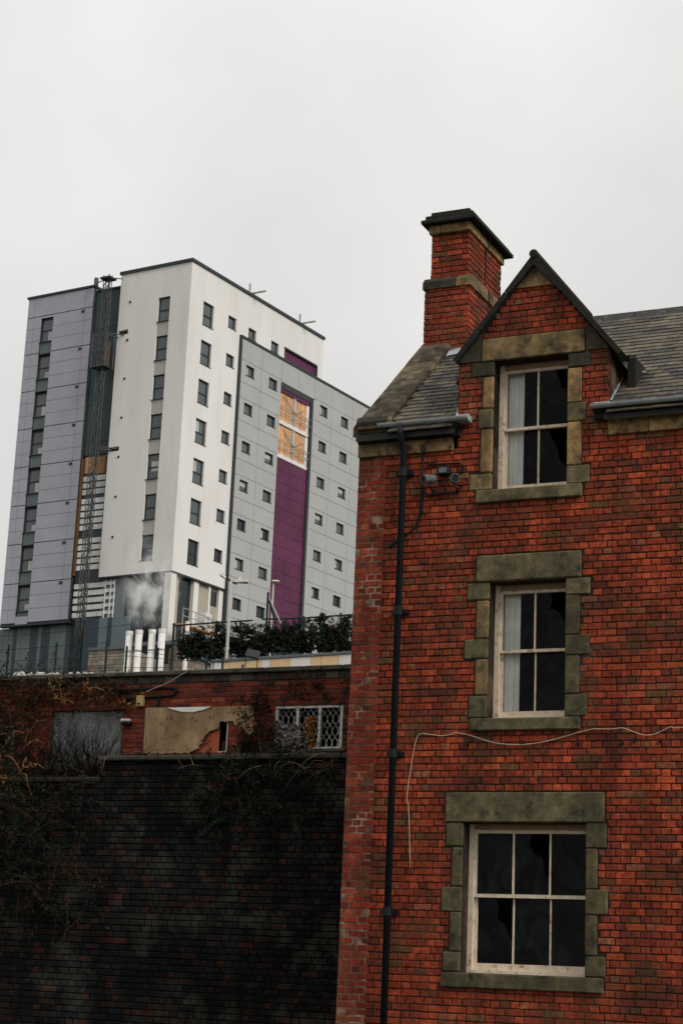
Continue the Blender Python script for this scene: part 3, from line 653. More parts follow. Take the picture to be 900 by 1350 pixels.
# ------------------------------------------------------------------ low flat-roofed brick outbuilding
LV = 3.3
def on_plane(x, y, frame, v):
    d = ray(x, y); t = (frame.w((0, v, 0))-EYE).dot(frame.v)/d.dot(frame.v); return frame.inv(EYE+d*t)
def outbuilding():
    b0 = thing('brick_outbuilding', 'low flat roofed brick outbuilding with boarded and barred windows and overgrown left end', 'outbuilding', H, (-6, 5.3, 3.6))
    mp = lambda a, z, d: (a, LV-d, z)
    ops = [(-6.46, -5.20, 4.50, 5.372), (-4.74, -3.42, 4.70, 5.375), (-2.65, -1.60, 4.75, 5.36), (-7.75, -7.10, 4.50, 5.165)]
    mb = MB(); holes_wall(mb, lambda a, z, d: (a, LV+.010-d, z), -14, -.02, 3.5, 5.86, ops, .25); mb.box(-14, -.02, 7.3, 7.5, 3.5, 5.86); mb.box(-14, -13.8, LV+.02, 7.3, 3.5, 5.86); mb.box(-.22, -.02, LV+.3, 7.3, 3.5, 5.86)
    wall = mb.build('wall', 'low_mortar', b0)
    rows = lay(-14, -.02, 3.5, 5.745, .0722, .226, ops, 61, pal=PAL_LOW, bond='stretcher', joint=.010)
    set_bricks(rows, mp, 0, wall, 'low_brick', 280, 62, .0722, .226, H, joint=.010)
    part('roof', 'coping', b0, (-14, -.02, LV+.2, 7.5, 5.80, 5.87)); part('back_lining', 'dark_room', b0, (-13.7, -.3, LV+1.3, LV+1.4, 3.6, 5.7))
    rnd = random.Random(63); u = -14.0
    while u < -.3:       # header band of big dark bricks
        L = rnd.uniform(.20, .235); e = min(u+L, -.02); cc = rnd.choice([(.07, .055, .045), (.12, .09, .075), (.09, .04, .03), (.05, .045, .04)])
        part('band_brick', 'low_brick', b0, (u+.005, e-.005, LV-.012, LV+.02, 5.752, 5.842), bev=.004, c=cc); u += L
    u = -14.0
    while u < -.1:
        L = .62; part('coping_stone', 'coping', b0, (u+.004, min(u+L, -.02)-.004, LV-.075, LV+.3, 5.858, 5.925+rnd.uniform(-.004, .006)), bev=.012); u += L
    # openings
    part('sheet', 'sheet_grey', b0, (-6.45, -5.83, LV+.06, LV+.08, 4.5, 5.365)); part('sheet', 'sheet_grey', b0, (-5.825, -5.21, LV+.065, LV+.085, 4.5, 5.36))
    pts = [(-4.80, 5.385), (-3.01, 5.378), (-2.985, 4.983), (-3.05, 4.93), (-3.107, 4.985), (-3.16, 5.05), (-3.27, 5.10), (-3.30, 5.145), (-3.415, 5.160), (-3.54, 5.155), (-3.556, 5.05), (-3.68, 5.04), (-3.78, 4.93), (-3.875, 4.79), (-4.02, 4.705), (-4.787, 4.71)]
    rj = random.Random(88); jag = []
    for (p, q) in zip(pts, pts[1:]+pts[:1]):
        n_ = max(1, int(hypot(q[0]-p[0], q[1]-p[1])/.03)); straight = p[1] > 5.36 and q[1] > 5.36 or p[0] < -4.7
        for k in range(n_): t_ = k/n_; j_ = 0 if straight else .016; jag.append((p[0]+(q[0]-p[0])*t_+rj.uniform(-j_, j_), p[1]+(q[1]-p[1])*t_+rj.uniform(-j_, j_)))
    pts = jag
    for (x, z, w_) in ((-3.10, 5.26, .16), (-3.22, 5.22, .12), (-3.05, 5.10, .10)):
        fl = MB(); fl.prism([(x+w_*cos(a_)*rj.uniform(.4, 1), LV-.045-rj.uniform(0, .02), z+.5*w_*sin(a_)*rj.uniform(.3, 1)) for a_ in [k*2*pi/9 for k in range(9)]], (0, .006, .004)); fl.build('flake', 'old_ply', b0)
    for k in range(14):
        x, z = rj.uniform(-4.7, -3.9), rj.choice((4.76, 5.33, rj.uniform(4.8, 5.3))); nl = MB(); nl.tube([(x, LV-.034, z), (x, LV-.026, z)], rj.uniform(.006, .013), 6); nl.build('nail', 'black_iron', b0)
    bd = MB(); bd.prism([(a, LV-.028, z) for a, z in pts], (0, .014, 0)); bd.build('board', 'old_ply', b0)
    bd = MB(); bd.prism([(a, LV-.05, z) for a, z in ((-4.42, 5.376), (-3.68, 5.378), (-3.8, 5.335), (-4.0, 5.30), (-4.2, 5.315))], (0, .018, 0)); bd.build('torn_membrane', 'shutter_paint', b0)
    part('board', 'red_board', b0, (-4.05, -3.565, LV+.03, LV+.045, 4.70, 5.12))['label'] = 'red board behind the torn plywood'
    fr = MB(); fr.box(-3.445, -3.42, LV+.02, LV+.1, 4.70, 5.17); fr.box(-3.58, -3.445, LV+.02, LV+.1, 4.70, 4.735); fr.build('window_frame', 'white_frame', b0)
    part('infill', 'low_brick', b0, (-3.57, -3.446, LV+.12, LV+.2, 4.736, 4.90), c=(.09, .03, .022))
    def grille(u0, u1, z0, z1, xs, seed):
        fr = MB()
        for x in xs: fr.box(x-.02, x+.02, LV-.005, LV+.05, z0, z1)
        fr.box(u0, u1, LV+.0, LV+.05, z1-.03, z1-.002); fr.box(u0, u1, LV+.0, LV+.05, z0+.002, z0+.025)
        w = fr.build('window', 'white_frame', b0)
        g = MB(); r2 = random.Random(seed)
        n = max(2, int((u1-u0)/.085)); cw = (u1-u0)/n
        for k in range(-8, n+9):
            for sg in (-1, 1):
                pts = []; x = u0+k*cw; z = z0+.02; 
                p = []
                zz = z0+.03; m_ = 0
                while zz < z1-.02:
                    ph = ((zz-z0)/.17+k) * pi; xx = u0+(k+.5)*cw+sg*cw*.5*abs(sin(((zz-z0)/.17)*pi/1.0)); p.append((xx+r2.uniform(-.002, .002), LV+.055, zz)); zz += .028
                if u0+.01 < p[0][0] < u1-.01 and 0 <= k < n: g.tube(p, .0045, 4)
        g.build('grille', 'white_frame', w)
        return w
    grille(-2.65, -1.60, 4.75, 5.36, (-2.632, -2.305, -1.957, -1.618), 65); grille(-7.75, -7.10, 4.50, 5.165, (-7.73, -7.42, -7.12), 66)
    part('window_sill', 'coping', b0, (-2.72, -1.53, LV-.05, LV+.1, 4.70, 4.748), bev=.01)
    r2 = random.Random(67); 
    rb = MB()
    for k in range(210):
        x = r2.uniform(-2.60, -2.12); hgt = 5.10 if x < -2.3 else 4.98; z = r2.uniform(4.77, hgt); s = r2.uniform(.02, .055); c = r2.choice([(.22, .20, .18), (.14, .125, .115), (.28, .255, .235), (.06, .05, .05)])
        p = Vector((x, LV-.02+r2.uniform(-.05, .03), z)); rot = Matrix.Rotation(r2.uniform(0, 6), 3, 'X') @ Matrix.Rotation(r2.uniform(0, 6), 3, 'Z'); n0 = len(rb.v)
        t = MB(); t.box(-s, s, -s*.6, s*.6, -s*.4, s*.4, c=c, bev=s*.2); rb.v += [tuple(rot@Vector(q)+p) for q in t.v]; rb.f += [tuple(n0+i for i in f) for f in t.f]; rb.c += t.c
    tag(rb.top('rubble', 'rubble', H, (-2.35, LV+.13, 4.76)), 'grey rubble heaped behind the white window grille', 'rubble', kind='stuff')
    rb = MB()
    for k in range(240):
        p = Vector((r2.gauss(-2.10, .05), LV-.02+r2.uniform(-.03, .05), r2.uniform(4.74, 5.20))); s = r2.uniform(.015, .04); a, b = Vector((r2.gauss(0, 1), r2.gauss(0, 1), r2.gauss(0, 1))).normalized(), Vector((r2.gauss(0, 1), r2.gauss(0, 1), r2.gauss(0, 1))).normalized()
        rb.face([p-a*s, p+b*s*.6, p+a*s, p-b*s*.6], r2.choice([(.45, .19, .04), (.35, .13, .03), (.28, .12, .04), (.5, .25, .08)]))
    tag(rb.top('dead_fern', 'leaf', H, (-2.10, LV, 4.74)), 'orange dead leaves hanging in front of the white window grille', 'dead leaves', kind='stuff')
    t = thing('alarm_box', 'small yellow alarm box on the outbuilding wall left of the torn board', 'alarm box', H, (-4.88, LV, 5.40)); b = MB(); b.box(-4.945, -4.825, LV-.09, LV-.006, 5.40, 5.565, bev=.015); b.build('case', 'yellow_box', t); b = MB(); b.box(-4.91, -4.86, LV-.096, LV-.091, 5.43, 5.45); b.build('vent', 'black_iron', t)
    t = thing('bulkhead_light', 'small pale bulkhead light on the brick pier beside the grey sheeted window', 'wall light', H, (-5.1, LV, 5.12)); b = MB(); b.box(-5.17, -5.02, LV-.10, LV-.006, 5.13, 5.17, bev=.01); b.build('housing', 'black_iron', t); b = MB(); b.box(-5.175, -5.015, LV-.115, LV-.02, 5.172, 5.222, bev=.018); b.build('cover', 'lamp_head', t)
    b = MB(); pts = [on_plane(x, y, H, LV-.02) for x, y in ((128, 909), (160, 911), (190, 909), (215, 907), (230, 908), (233, 912), (228, 917), (205, 919), (165, 922))]; b.tube(pts, [.02]*len(pts), 6); b.tube([on_plane(x, y, H, LV-.02) for x, y in ((210, 918), (209, 926), (207, 932))], .015, 6)
    tag(b.top('pipe_loop', 'black_iron', H, (-5, LV, 5.5)), 'black sagging cable looped on the outbuilding wall above the alarm box', 'cable')
outbuilding()

# ------------------------------------------------------------------ sooty boundary wall
def boundary():
    t = thing('boundary_wall', 'soot blackened brick boundary wall with stone coping running up to the house corner', 'wall', H, (-6, 1.17, 0))
    mb = MB(); mb.box(-14, -4.06, 1.01, 1.35, 0, 4.03); mb.box(-4.059, -.02, 1.012, 1.35, 0, 4.31); w = mb.build('wall', 'sooty_mortar', t)
    rows = lay(-14, -.02, 0.02, 4.30, .0802, .229, [(-14.1, -4.06, 4.03, 5)], 71, pal=PAL_DARK)
    set_bricks(rows, lambda a, z, d: (a, 1.0-d, z), 0, w, 'sooty_brick', 280, 72, .0802, .229, H)
    rnd = random.Random(73); u = -4.06
    while u < -.1: L = .71; part('coping_stone', 'coping', t, (u+.004, min(u+L, -.02)-.004, .94, 1.40, 4.312, 4.378+rnd.uniform(-.005, .005)), bev=.014, c=(.55, .58, .6)); u += L
    u = -14.0
    while u < -4.1: L = .71; part('coping_stone', 'coping', t, (u+.004, u+L-.004, .94, 1.40, 4.032, 4.10+rnd.uniform(-.005, .005)), bev=.014, c=(.3, .3, .3)); u += L
boundary()

# ------------------------------------------------------------------ the tower
tower = thing('tower_block', 'tall pale apartment tower with lilac, white, grey and purple cladding on the hill', 'tower block', T, (-5, 9, 14))
fT = lambda a, z, d: (a, -d, z)
sT = lambda a, z, d: (d, a, z)
def fTv(v): return lambda a, z, d: (a, v-d, z)
def sTu(u): return lambda a, z, d: (u+d, a, z)
WC = {}
def twin(face, mp, a0, a1, z1, h, kind, transom=None, rec=.15, glass='tower_glass', blind=None):
    """one tower window: frame with its panes as sub-parts"""
    w = a1-a0; key = (face, round(w, 3), round(h, 3), kind, glass)
    o = Vector(mp(0, 0, 0)); loc = lambda a, z, d: tuple(Vector(mp(a, z, d))-o)
    def bx(mb, p0, p1, q0, q1, d0, d1, c=(1, 1, 1)):
        A = loc(p0, q0, d0); B = loc(p1, q1, d1); mb.box(A[0], B[0], A[1], B[1], A[2], B[2], c=c)
    if key not in WC:
        f = MB(); e = .07
        bx(f, 0, e, -h, 0, -rec-.06, -rec+.02); bx(f, w-e, w, -h, 0, -rec-.06, -rec+.02); bx(f, e, w-e, -e, 0, -rec-.06, -rec+.02); bx(f, e, w-e, -h, -h+e, -rec-.06, -rec+.02)
        if transom: bx(f, e, w-e, -transom-.04, -transom+.04, -rec-.06, -rec+.02)
        bx(f, -.03, w+.03, -h-.04, -h+.002, -rec, .04)
        ps = []
        spans = [(-h+e, -e)] if not transom else [(-transom+.04, -e), (-h+e, -transom-.04)]
        for q0, q1 in spans:
            p = MB(); bx(p, e, w-e, q0, q1, -rec-.04, -rec-.03); ps.append(p.mesh('pane', glass))
        WC[key] = (f.mesh('window', 'tower_trim'), ps)
    fm, ps = WC[key]; o_ = inst('window', fm, tower, mp(a0, z1, 0))
    for p in ps: c = bpy.data.objects.new('pane', p); col.objects.link(c); c.parent = o_
    if blind:
        b = MB(); bx(b, *blind, -rec-.028, -rec-.022); c = bpy.data.objects.new('blind', b.mesh('blind', 'tower_blind')); col.objects.link(c); c.parent = o_
    return o_
def panel(mp, a0, a1, z0, z1, holes, matn, g=.012, th=.03, d=0.0):
    mb = MB(); a0 += g; a1 -= g; z0 += g; z1 -= g
    hs = [h for h in holes if h[0] < a1 and h[1] > a0 and h[2] < z1 and h[3] > z0]
    holes_wall(mb, lambda a, z, q: mp(a, z, q+d), a0, a1, z0, z1, hs, .1)
    for (s, t, s1, t1) in ((a0, z0, a1, z0), (a1, z0, a1, z1), (a1, z1, a0, z1), (a0, z1, a0, z0)):
        mb.face([mp(s, t, d), mp(s1, t1, d), mp(s1, t1, d-th), mp(s, t, d-th)])
    return mb.build('panel', matn, tower)
FL = 2.82
def build_tower():
    rnd = random.Random(81)
    # --- pale rendered block
    h1 = [(-2.70, -1.69, 46.84-FL*k-1.76, 46.84-FL*k) for k in range(7)]
    strip = (-2.70, -1.69, 28.15, 46.84)
    h2 = [(1.6, 2.86, 46.77-FL*k-1.70, 46.77-FL*k) for k in range(7)]+[(4.66, 5.65, 46.78-FL*k-.87, 46.78-FL*k) for k in range(7)]+[(7.22, 8.21, 45.93, 46.72), (10.2, 11.2, 45.93, 46.72), (12.0, 16.5, 45.6, 46.66), (6.42, 17.4, 27.2, 45.61)]
    notch = [(-6.02, -5.16, 44.58, 44.92), (-6.10, -5.18, 36.1, 36.42)]
    mb = MB(); holes_wall(mb, fT, -6.1, 0, 27.3, 49.1, [strip]+notch, .2); holes_wall(mb, sT, 0, 17.33, 27.3, 49.1, h2, .2)
    mb.face([(-6.1, 0, 27.3), (0, 0, 27.3), (0, 17.33, 27.3), (-6.1, 17.33, 27.3)]); mb.face([(-6.1, 0, 49.1), (0, 0, 49.1), (0, 17.33, 49.1), (-6.1, 17.33, 49.1)])
    mb.face([(-6.1, 0, 27.3), (-6.1, 0, 49.1), (-6.1, 17.33, 49.1), (-6.1, 17.33, 27.3)]); mb.face([(-6.1, 17.33, 27.3), (0, 17.33, 27.3), (0, 17.33, 49.1), (-6.1, 17.33, 49.1)])
    mb.build('rendered_wall', 'render_wall', tower)
    part('core', 'joint_dark', tower, (-6.0, -.22, .22, 17.2, 27.35, 49.0)); part('core', 'joint_dark', tower, (-6.0, -.95, .75, 17.2, 14, 27.34))
    tr = MB(); tr.box(-6.2, .1, -.1, .12, 49.1, 49.32); tr.box(-.12, .1, .12, 17.43, 49.1, 49.32); tr.box(-6.2, -.12, 17.2, 17.43, 49.1, 49.32); tr.box(-6.2, -6.0, .12, 17.2, 49.1, 49.32); tr.build('parapet_cap', 'tower_trim', tower)
    for k in range(7):
        z = 46.84-FL*k
        twin('f', fT, -2.70, -1.69, z, 1.76, 'tall', .93, glass='tower_glass' if k < 6 else 'tower_glass', blind=(.3, .94, -1.2, -.5) if k in (4,) else None)
        if k < 6: part('spandrel', 'render_strip', tower, (-2.70, -1.69, .05, .1, z-FL+.003, z-1.80))
        s = MB(); s.tube([(-5.15, -.05, 46.93-FL*k), (-5.15, .01, 46.93-FL*k)], .09, 8); s.build('vent_outlet', 'tower_trim', tower)
        twin('s', sT, 1.6, 2.86, 46.77-FL*k, 1.70, 'tall', .92, blind=(.1, .6, -.85, -.1) if k in (3, 4) else None, glass='tower_glass' if k < 6 else 'tower_glass_dark')
        twin('s', sT, 4.66, 5.65, 46.78-FL*k, .87, 'square', None, glass='tower_glass' if k < 6 else 'tower_glass_dark')
    part('spandrel', 'render_strip', tower, (-2.70, -1.69, .05, .1, 28.15-.0, 46.84-FL*6-1.80+.0001)) if False else None
    for a in (7.22, 10.2): twin('s', sT, a, a+.99, 46.72, .79, 'square')
    part('panel', 'purple_panel', tower, (-.18, -.11, 12.02, 16.48, 45.55, 46.64)); part('panel_trim', 'tower_trim', tower, (-.1, .05, 11.95, 16.55, 46.66, 46.78), (-.1, .05, 16.5, 16.6, 45.6, 46.66))
    # --- lilac block
    hl = [(-13.15, -12.04, 25.2, 46.9)]
    part('core', 'joint_dark', tower, (-14.42, -8.58, .30, 12, 24.44, 48.55))
    part('backing', 'joint_dark', tower, (-14.49, -13.16, .04, .29, 24.46, 48.58)); part('backing', 'joint_dark', tower, (-12.03, -8.51, .04, .29, 24.46, 48.58))
    xs = [-14.5, -13.85, -13.15, -12.04, -9.2, -8.5]
    for k in range(8):
        z = 47.13-FL*k
        for (p, q) in ((0, .93), (.93, 1.87), (1.87, FL)):
            for i in (0, 1, 3, 4): panel(fT, xs[i], xs[i+1], max(z-q, 24.45), z-p-(.035 if p == 0 else 0), [], 'lilac_panel')
        zt = 46.87-FL*k
        twin('f', fT, -13.15, -12.04, zt, 1.77, 'tall', .9, glass='tower_glass', blind=(.62, 1.03, -1.66, -.98-.25*(k % 2)))  # pale quads here paint the bright sky seen through the tower corner
        part('spandrel', 'teal_cladding', tower, (-13.10, -12.09, .06, .10, zt-2.66, zt-1.80), c=(.10, .125, .125)); part('bar', 'tower_trim', tower, (-13.15, -12.04, .0, .1, zt-2.74, zt-2.66)) if k < 7 else None
        part('vent', 'tower_trim', tower, (-9.48, -9.20, -.03, .02, 46.80-FL*k, 47.0-FL*k)); 
    part('panel', 'lilac_panel', tower, (-13.14, -12.05, -.0, .03, 24.46, 25.0)); part('panel', 'lilac_panel', tower, (-13.14, -12.05, .0, .03, 46.93, 47.08))
    for i, j in ((0, 1), (1, 4), (4, 5)): panel(fT, xs[i], xs[j], 47.13, 48.58, [], 'lilac_panel')
    tr = MB(); tr.box(-14.6, -8.42, -.08, .2, 48.6, 48.76); tr.box(-14.6, -14.4, .2, 12, 48.6, 48.76); tr.box(-8.62, -8.42, .2, 12, 48.6, 48.76); tr.build('parapet_cap', 'tower_trim', tower)
    part('soffit_trim', 'tower_trim', tower, (-14.52, -8.48, -.03, .4, 24.33, 24.44))
    # --- recess between the blocks
    part('core', 'joint_dark', tower, (-8.57, -6.12, .5, 12, 14, 48.2))
    for k in range(5):
        z1 = 48.3-FL*k; z0 = max(z1-FL, 36.15)
        if z1 <= z0: break
        for (a, b, c) in ((-8.48, -8.12, (.05, .075, .08)), (-8.12, -7.2, (.022, .038, .042)), (-7.2, -6.12, (.022, .038, .042))):
            part('panel', 'teal_cladding', tower, (a+.01, b-.01, .30, .36, z0+.012, z1-.012), c=c)
    part('parapet_cap', 'tower_trim', tower, (-8.42, -6.2, .2, .5, 48.3, 48.42))
    part('board', 'ply', tower, (-8.25, -7.4, .26, .30, 34.85, 36.0)); part('board', 'ply', tower, (-7.3, -6.5, .26, .30, 34.75, 35.95), c=(.6, .6, .6)); part('board_edge', 'ply', tower, (-8.47, -8.36, .1, .30, 24.6+3.0, 35.9), c=(.3, .27, .26))
    zz = []
    for z in (34.62, 34.14, 33.66): zz.append((z, -8.3, -6.35, .36))
    for f in (0, 1): zz += [(33.0-FL*f-.47*i, -8.3, -6.35, .34) for i in range(5)]
    for (z, a, b, h) in zz: part('white_board', 'white_board', tower, (a, b, .24, .30, z-h, z), c=(.72, .74, .74) if z > 33.2 else (1, 1, 1))
    part('lining', 'teal_cladding', tower, (-8.4, -6.12, .31, .4, 24.5, 36.1), c=(.03, .042, .045))
    for i in range(5):
        z = 27.0-.5*i; part('white_board', 'white_board', tower, (-8.35, -6.3, .24, .29, z-.33, z)); part('white_board', 'white_board', tower, (-6.28, -5.6, .24, .29, z-.33, z)); part('white_board', 'white_board', tower, (-5.58, -4.80, .24, .29, z-.22, z))
    for a in (-5.6, -5.15, -4.82): part('white_post', 'white_board', tower, (a-.03, a+.03, .17, .235, 24.4, 27.1))
    # --- recessed storey under the pale block
    part('cladding', 'grey_panel', tower, (-4.75, -3.95, .30, .36, 14, 27.28), c=(.42, .47, .5)); part('lining', 'grey_panel', tower, (-6.1, -.16, .37, .45, 14, 27.29), c=(.6, .62, .62))
    for (a, b) in ((-3.9, -3.0), (-2.95, -2.4), (-2.35, -1.35), (-1.3, -.62)):
        part('pane', 'tower_glass_dark', tower, (a, b, .30, .34, 20, 27.2))
    part('column', 'render_wall', tower, (-.58, -.01, .02, .62, 14, 27.29), bev=.02)
    tan = (.38, .33, .27)
    for (a, b, m_, d, c) in ((.64, 1.25, 'render_strip', .28, (1.0, .93, .82)), (1.25, 2.75, 'tower_glass_dark', .4, (1, 1, 1)), (2.75, 3.30, 'render_wall', .12, (1, 1, 1)), (3.3, 4.5, 'render_strip', .28, (1, .93, .82)), (4.5, 4.72, 'render_wall', .12, (1, 1, 1)), (4.72, 5.68, 'render_strip', .3, (1, .93, .82)), (5.68, 6.32, 'render_wall', .1, (1, 1, 1))):
        part({'render_strip': 'infill', 'tower_glass_dark': 'pane', 'render_wall': 'column'}[m_], m_, tower, (-d-.3, -d, a, b, 14, 27.28), c=c)
    part('pane', 'tower_glass_dark', tower, (-.3, -.27, 4.75, 5.65, 25.95, 26.95)); part('soffit_trim', 'tower_trim', tower, (-.6, .02, .02, 6.3, 27.18, 27.3), (-6.1, -.6, -.0, .5, 27.2, 27.3))
    # --- grey block
    G = .12; V0, V1 = 6.25, 27.0
    cols_ = [(7.03, 8.08), (10.0, 11.1), (17.1, 18.2), (20.2, 21.3), (23.4, 24.4)]
    hg = [(a, b, 43.82-FL*k-.77, 43.82-FL*k) for a, b in cols_ for k in range(8)]
    part('core', 'joint_dark', tower, (-5.9, G-.34, 6.4, 26.9, 14, 45.6)); 
    lines = [45.62, 44.07]
    k = 0
    while lines[-1] > 16: lines += [42.4-FL*k, 44.07-FL*(k+1)]; k += 1
    vx = [6.33, 9.0, 11.62, None, 16.3, 18.8, 21.9, 24.9, V1]
    for i in range(len(lines)-1):
        for p, q in zip(vx, vx[1:]):
            if p is None or q is None: continue
            panel(sTu(G), p, q, lines[i+1], lines[i], hg, 'grey_panel', g=.014)
    for p, q in ((11.62, 14.0), (14.0, 16.3)): panel(sTu(G), p, q, 43.95, 45.62, [], 'grey_panel', g=.014)
    for a, b in cols_:
        for k in range(8): twin('s', sTu(G), a, b, 43.82-FL*k, .77, 'square', None, glass='tower_glass' if k < 4 else ('tower_glass_dark' if (k+int(a)) % 3 else 'tower_glass'), blind=[None, (.1, .95, -.4, -.08), (.1, .5, -.69, -.08), None, None][(k*3+int(a)) % 5] if k < 6 else None)
    tr = MB(); tr.box(-.3, G+.07, 6.15, V1, 45.62, 45.78); tr.box(G-.2, G+.06, 6.15, 6.33, 14, 45.62); tr.build('edge_trim', 'tower_trim', tower)
    # purple bay with exposed boarding above
    P0, P1 = 11.66, 16.26; z = 38.35
    for i in range(17):
        z1 = z-i*.94
        if z1 < 26: part('panel', 'tower_trim', tower, (G-.15, G-.10, P0, P1-.42, 14, z1)); break
        for (p, q) in ((P0, 13.45), (13.45, P1-.42)): part('panel', 'purple_panel', tower, (G-.15, G-.10, p+.01, q-.01, z1-.94+.012, z1-.012))
    part('reveal', 'tower_trim', tower, (G-.16, G+.005, P1-.40, P1-.12, 14, 43.9), c=(1, 1, 1)); part('pilaster', 'grey_panel', tower, (G-.16, G+.02, P1-.12, P1+.03, 14, 43.9)); part('bay_head', 'tower_trim', tower, (G-.19, G-.02, P0, P1-.42, 43.55, 43.94)); part('bay_head', 'purple_panel', tower, (G-.17, G-.06, P0, P1-.5, 43.25, 43.54))
    for (zb, zt) in ((41.15, 43.25), (38.6, 40.75)):
        n = 8; w = (P1-.5-P0)/n
        for i in range(n): part('board', 'orange_board', tower, (G-.19, G-.165, P0+i*w+.02, P0+(i+1)*w-.02, zb, zt), c=(rnd.uniform(.8, 1.1),)*3)
        part('floor_edge', 'render_wall', tower, (G-.19, G-.08, P0, P1-.5, zb-.32, zb-.02)); part('post', 'render_strip', tower, (G-.16, G-.08, 13.55, 13.9, zb, zt)); part('post', 'render_wall', tower, (G-.16, G-.10, P1-.85, P1-.5, zb, zt))
        r = MB()
        for h in (.5, 1.0): r.tube([(G+.02, P0+.05, zb+h), (G+.02, P1-.45, zb+h)], .03, 5)
        for h in range(5): r.tube([(G+.02, P0+.1+h*.95, zb-.1), (G+.02, P0+.1+h*.95, zb+1.05)], .025, 5)
        r.tube([(G-.05, 12.2, zt-.2), (G-.05, 13.7, zb+1.0)], .035, 5); r.tube([(G-.05, 15.0, zt-.5), (G-.05, 13.7, zb+.9)], .03, 5); r.build('guard_rail', 'galvanised', tower)
    # davits on the parapet
    for v in (7.3, 14.1):
        d = MB(); d.box(-.2, -.1, v-.05, v+.05, 49.32, 50.1); d.box(-.1, 1.1, v+.15, v+.27, 49.36, 49.46); d.box(-.2, -.1, v-.05, v+.27, 49.32, 49.4); d.build('davit', 'galvanised', tower)
    # striped podium
    sx_ = [(-14.9, -13.62, 1), (-13.62, -13.3, 0), (-13.3, -12.1, 1), (-12.1, -11.4, 0), (-11.4, -11.1, 1), (-11.1, -10.35, 0), (-10.35, -8.95, 1), (-8.95, -7.6, 0), (-7.6, -6.1, 0)]
    for (a, b, l) in sx_:
        n = max(1, round((b-a)/.45)); w = (b-a)/n
        for i in range(n): part('podium_panel', 'teal_cladding', tower, (a+i*w+.008, a+(i+1)*w-.008, .5, .56, 14, 24.33), c=(.115, .145, .14) if l else (.032, .047, .055))
    part('core', 'joint_dark', tower, (-14.85, -6.1, .58, 12, 14, 24.32))
build_tower()

def mast_climber():
    t = thing('mast_climber', 'steel lattice hoist mast climbing the dark recess of the tower', 'hoist mast', T, (-6.65, -.9, 14))
    a, b = -6.92, -6.42; r = .035; v0, v1 = -.95, -.65
    for (u, v) in ((a, v0), (b, v0), (a, v1), (b, v1)):
        m_ = MB(); m_.tube([(u, v, 14), (u, v, 48.9)], r, 5); m_.build('chord', 'mast_steel', t)
    d = MB(); z = 14.2; k = 0
    while z < 48.2:
        for v in (v0, v1): d.tube([(a, v, z), (b, v, z)], .025, 4); d.tube([(a if k % 2 else b, v, z), (b if k % 2 else a, v, z+.75)], .025, 4)
        for u in (a, b): d.tube([(u, v0, z), (u, v1, z)], .02, 4); d.tube([(u, v0 if k % 2 else v1, z), (u, v1 if k % 2 else v0, z+.75)], .02, 4)
        z += .75; k += 1
    d.build('lattice', 'mast_steel', t)
    part('rack', 'black_iron', t, (-6.72, -6.58, v1-.04, v1+.03, 14.2, 48.4)); part('head_platform', 'tower_trim', t, (-7.05, -6.2, -1.2, -.4, 48.55, 48.68)); h = MB(); h.tube([(-7.0, -.8, 48.6), (-8.1, -.3, 48.7)], .04, 5); h.tube([(-6.2, -.8, 48.6), (-5.95, .3, 48.9)], .04, 5); h.tube([(-8.1, -.3, 48.5), (-8.1, -.3, 49.1)], .16, 6); h.build('head_arm', 'mast_steel', t)
    c = MB()
    for (u, v) in ((-7.25, -1.2), (-6.05, -1.2), (-7.25, -.3), (-6.05, -.3)): c.tube([(u, v, 42.0), (u, v, 44.5)], .05, 5)
    for z in (42.05, 43.2, 44.3): c.tube([(-7.25, -1.2, z), (-6.05, -1.2, z)], .03, 5)
    c.build('cage', 'mast_steel', t); part('cage_board', 'old_ply', t, (-7.2, -7.05, -.6, -.55, 42.1, 44.2), c=(.4, .4, .42)); part('cage_board', 'old_ply', t, (-6.4, -6.2, -.6, -.55, 42.1, 44.0), c=(.4, .4, .42)); part('cage_floor', 'tower_trim', t, (-7.25, -6.05, -1.2, -.3, 42.0, 42.06))
    for z in (44.55, 36.3): s = MB(); s.tube([(-6.35, -.65, z), (-5.4, .1, z)], .05, 5); s.tube([(-6.95, -.65, z), (-5.9, .1, z-.1)], .05, 5); s.build('wall_tie', 'mast_steel', t)
mast_climber()

def plant_enclosure():
    t = thing('plant_enclosure', 'blue grey striped metal enclosure at the foot of the tower beside the hoist mast', 'enclosure', T, (-5, -1.5, 14))
    P = [on_plane(x, 815, T, -1.6) for x in (112, 131, 142, 148, 172)]
    us = [p.x for p in P]; zt = on_plane(140, 814.5, T, -1.6).z
    for (a, b, c) in ((us[0], us[1], (.028, .045, .06)), (us[1], us[2], (.115, .15, .165)), (us[2], us[3], (.028, .045, .06)), (us[3], us[4], (.115, .15, .165))):
        n = max(1, round((b-a)/.3)); w = (b-a)/n
        for i in range(n): part('panel', 'teal_cladding', t, (a+i*w+.006, a+(i+1)*w-.006, -1.6, -1.55, 14, zt), c=c)
    part('frame', 'tower_trim', t, (us[0], us[-1], -1.54, -.2, 14, zt-.05)); 
plant_enclosure()

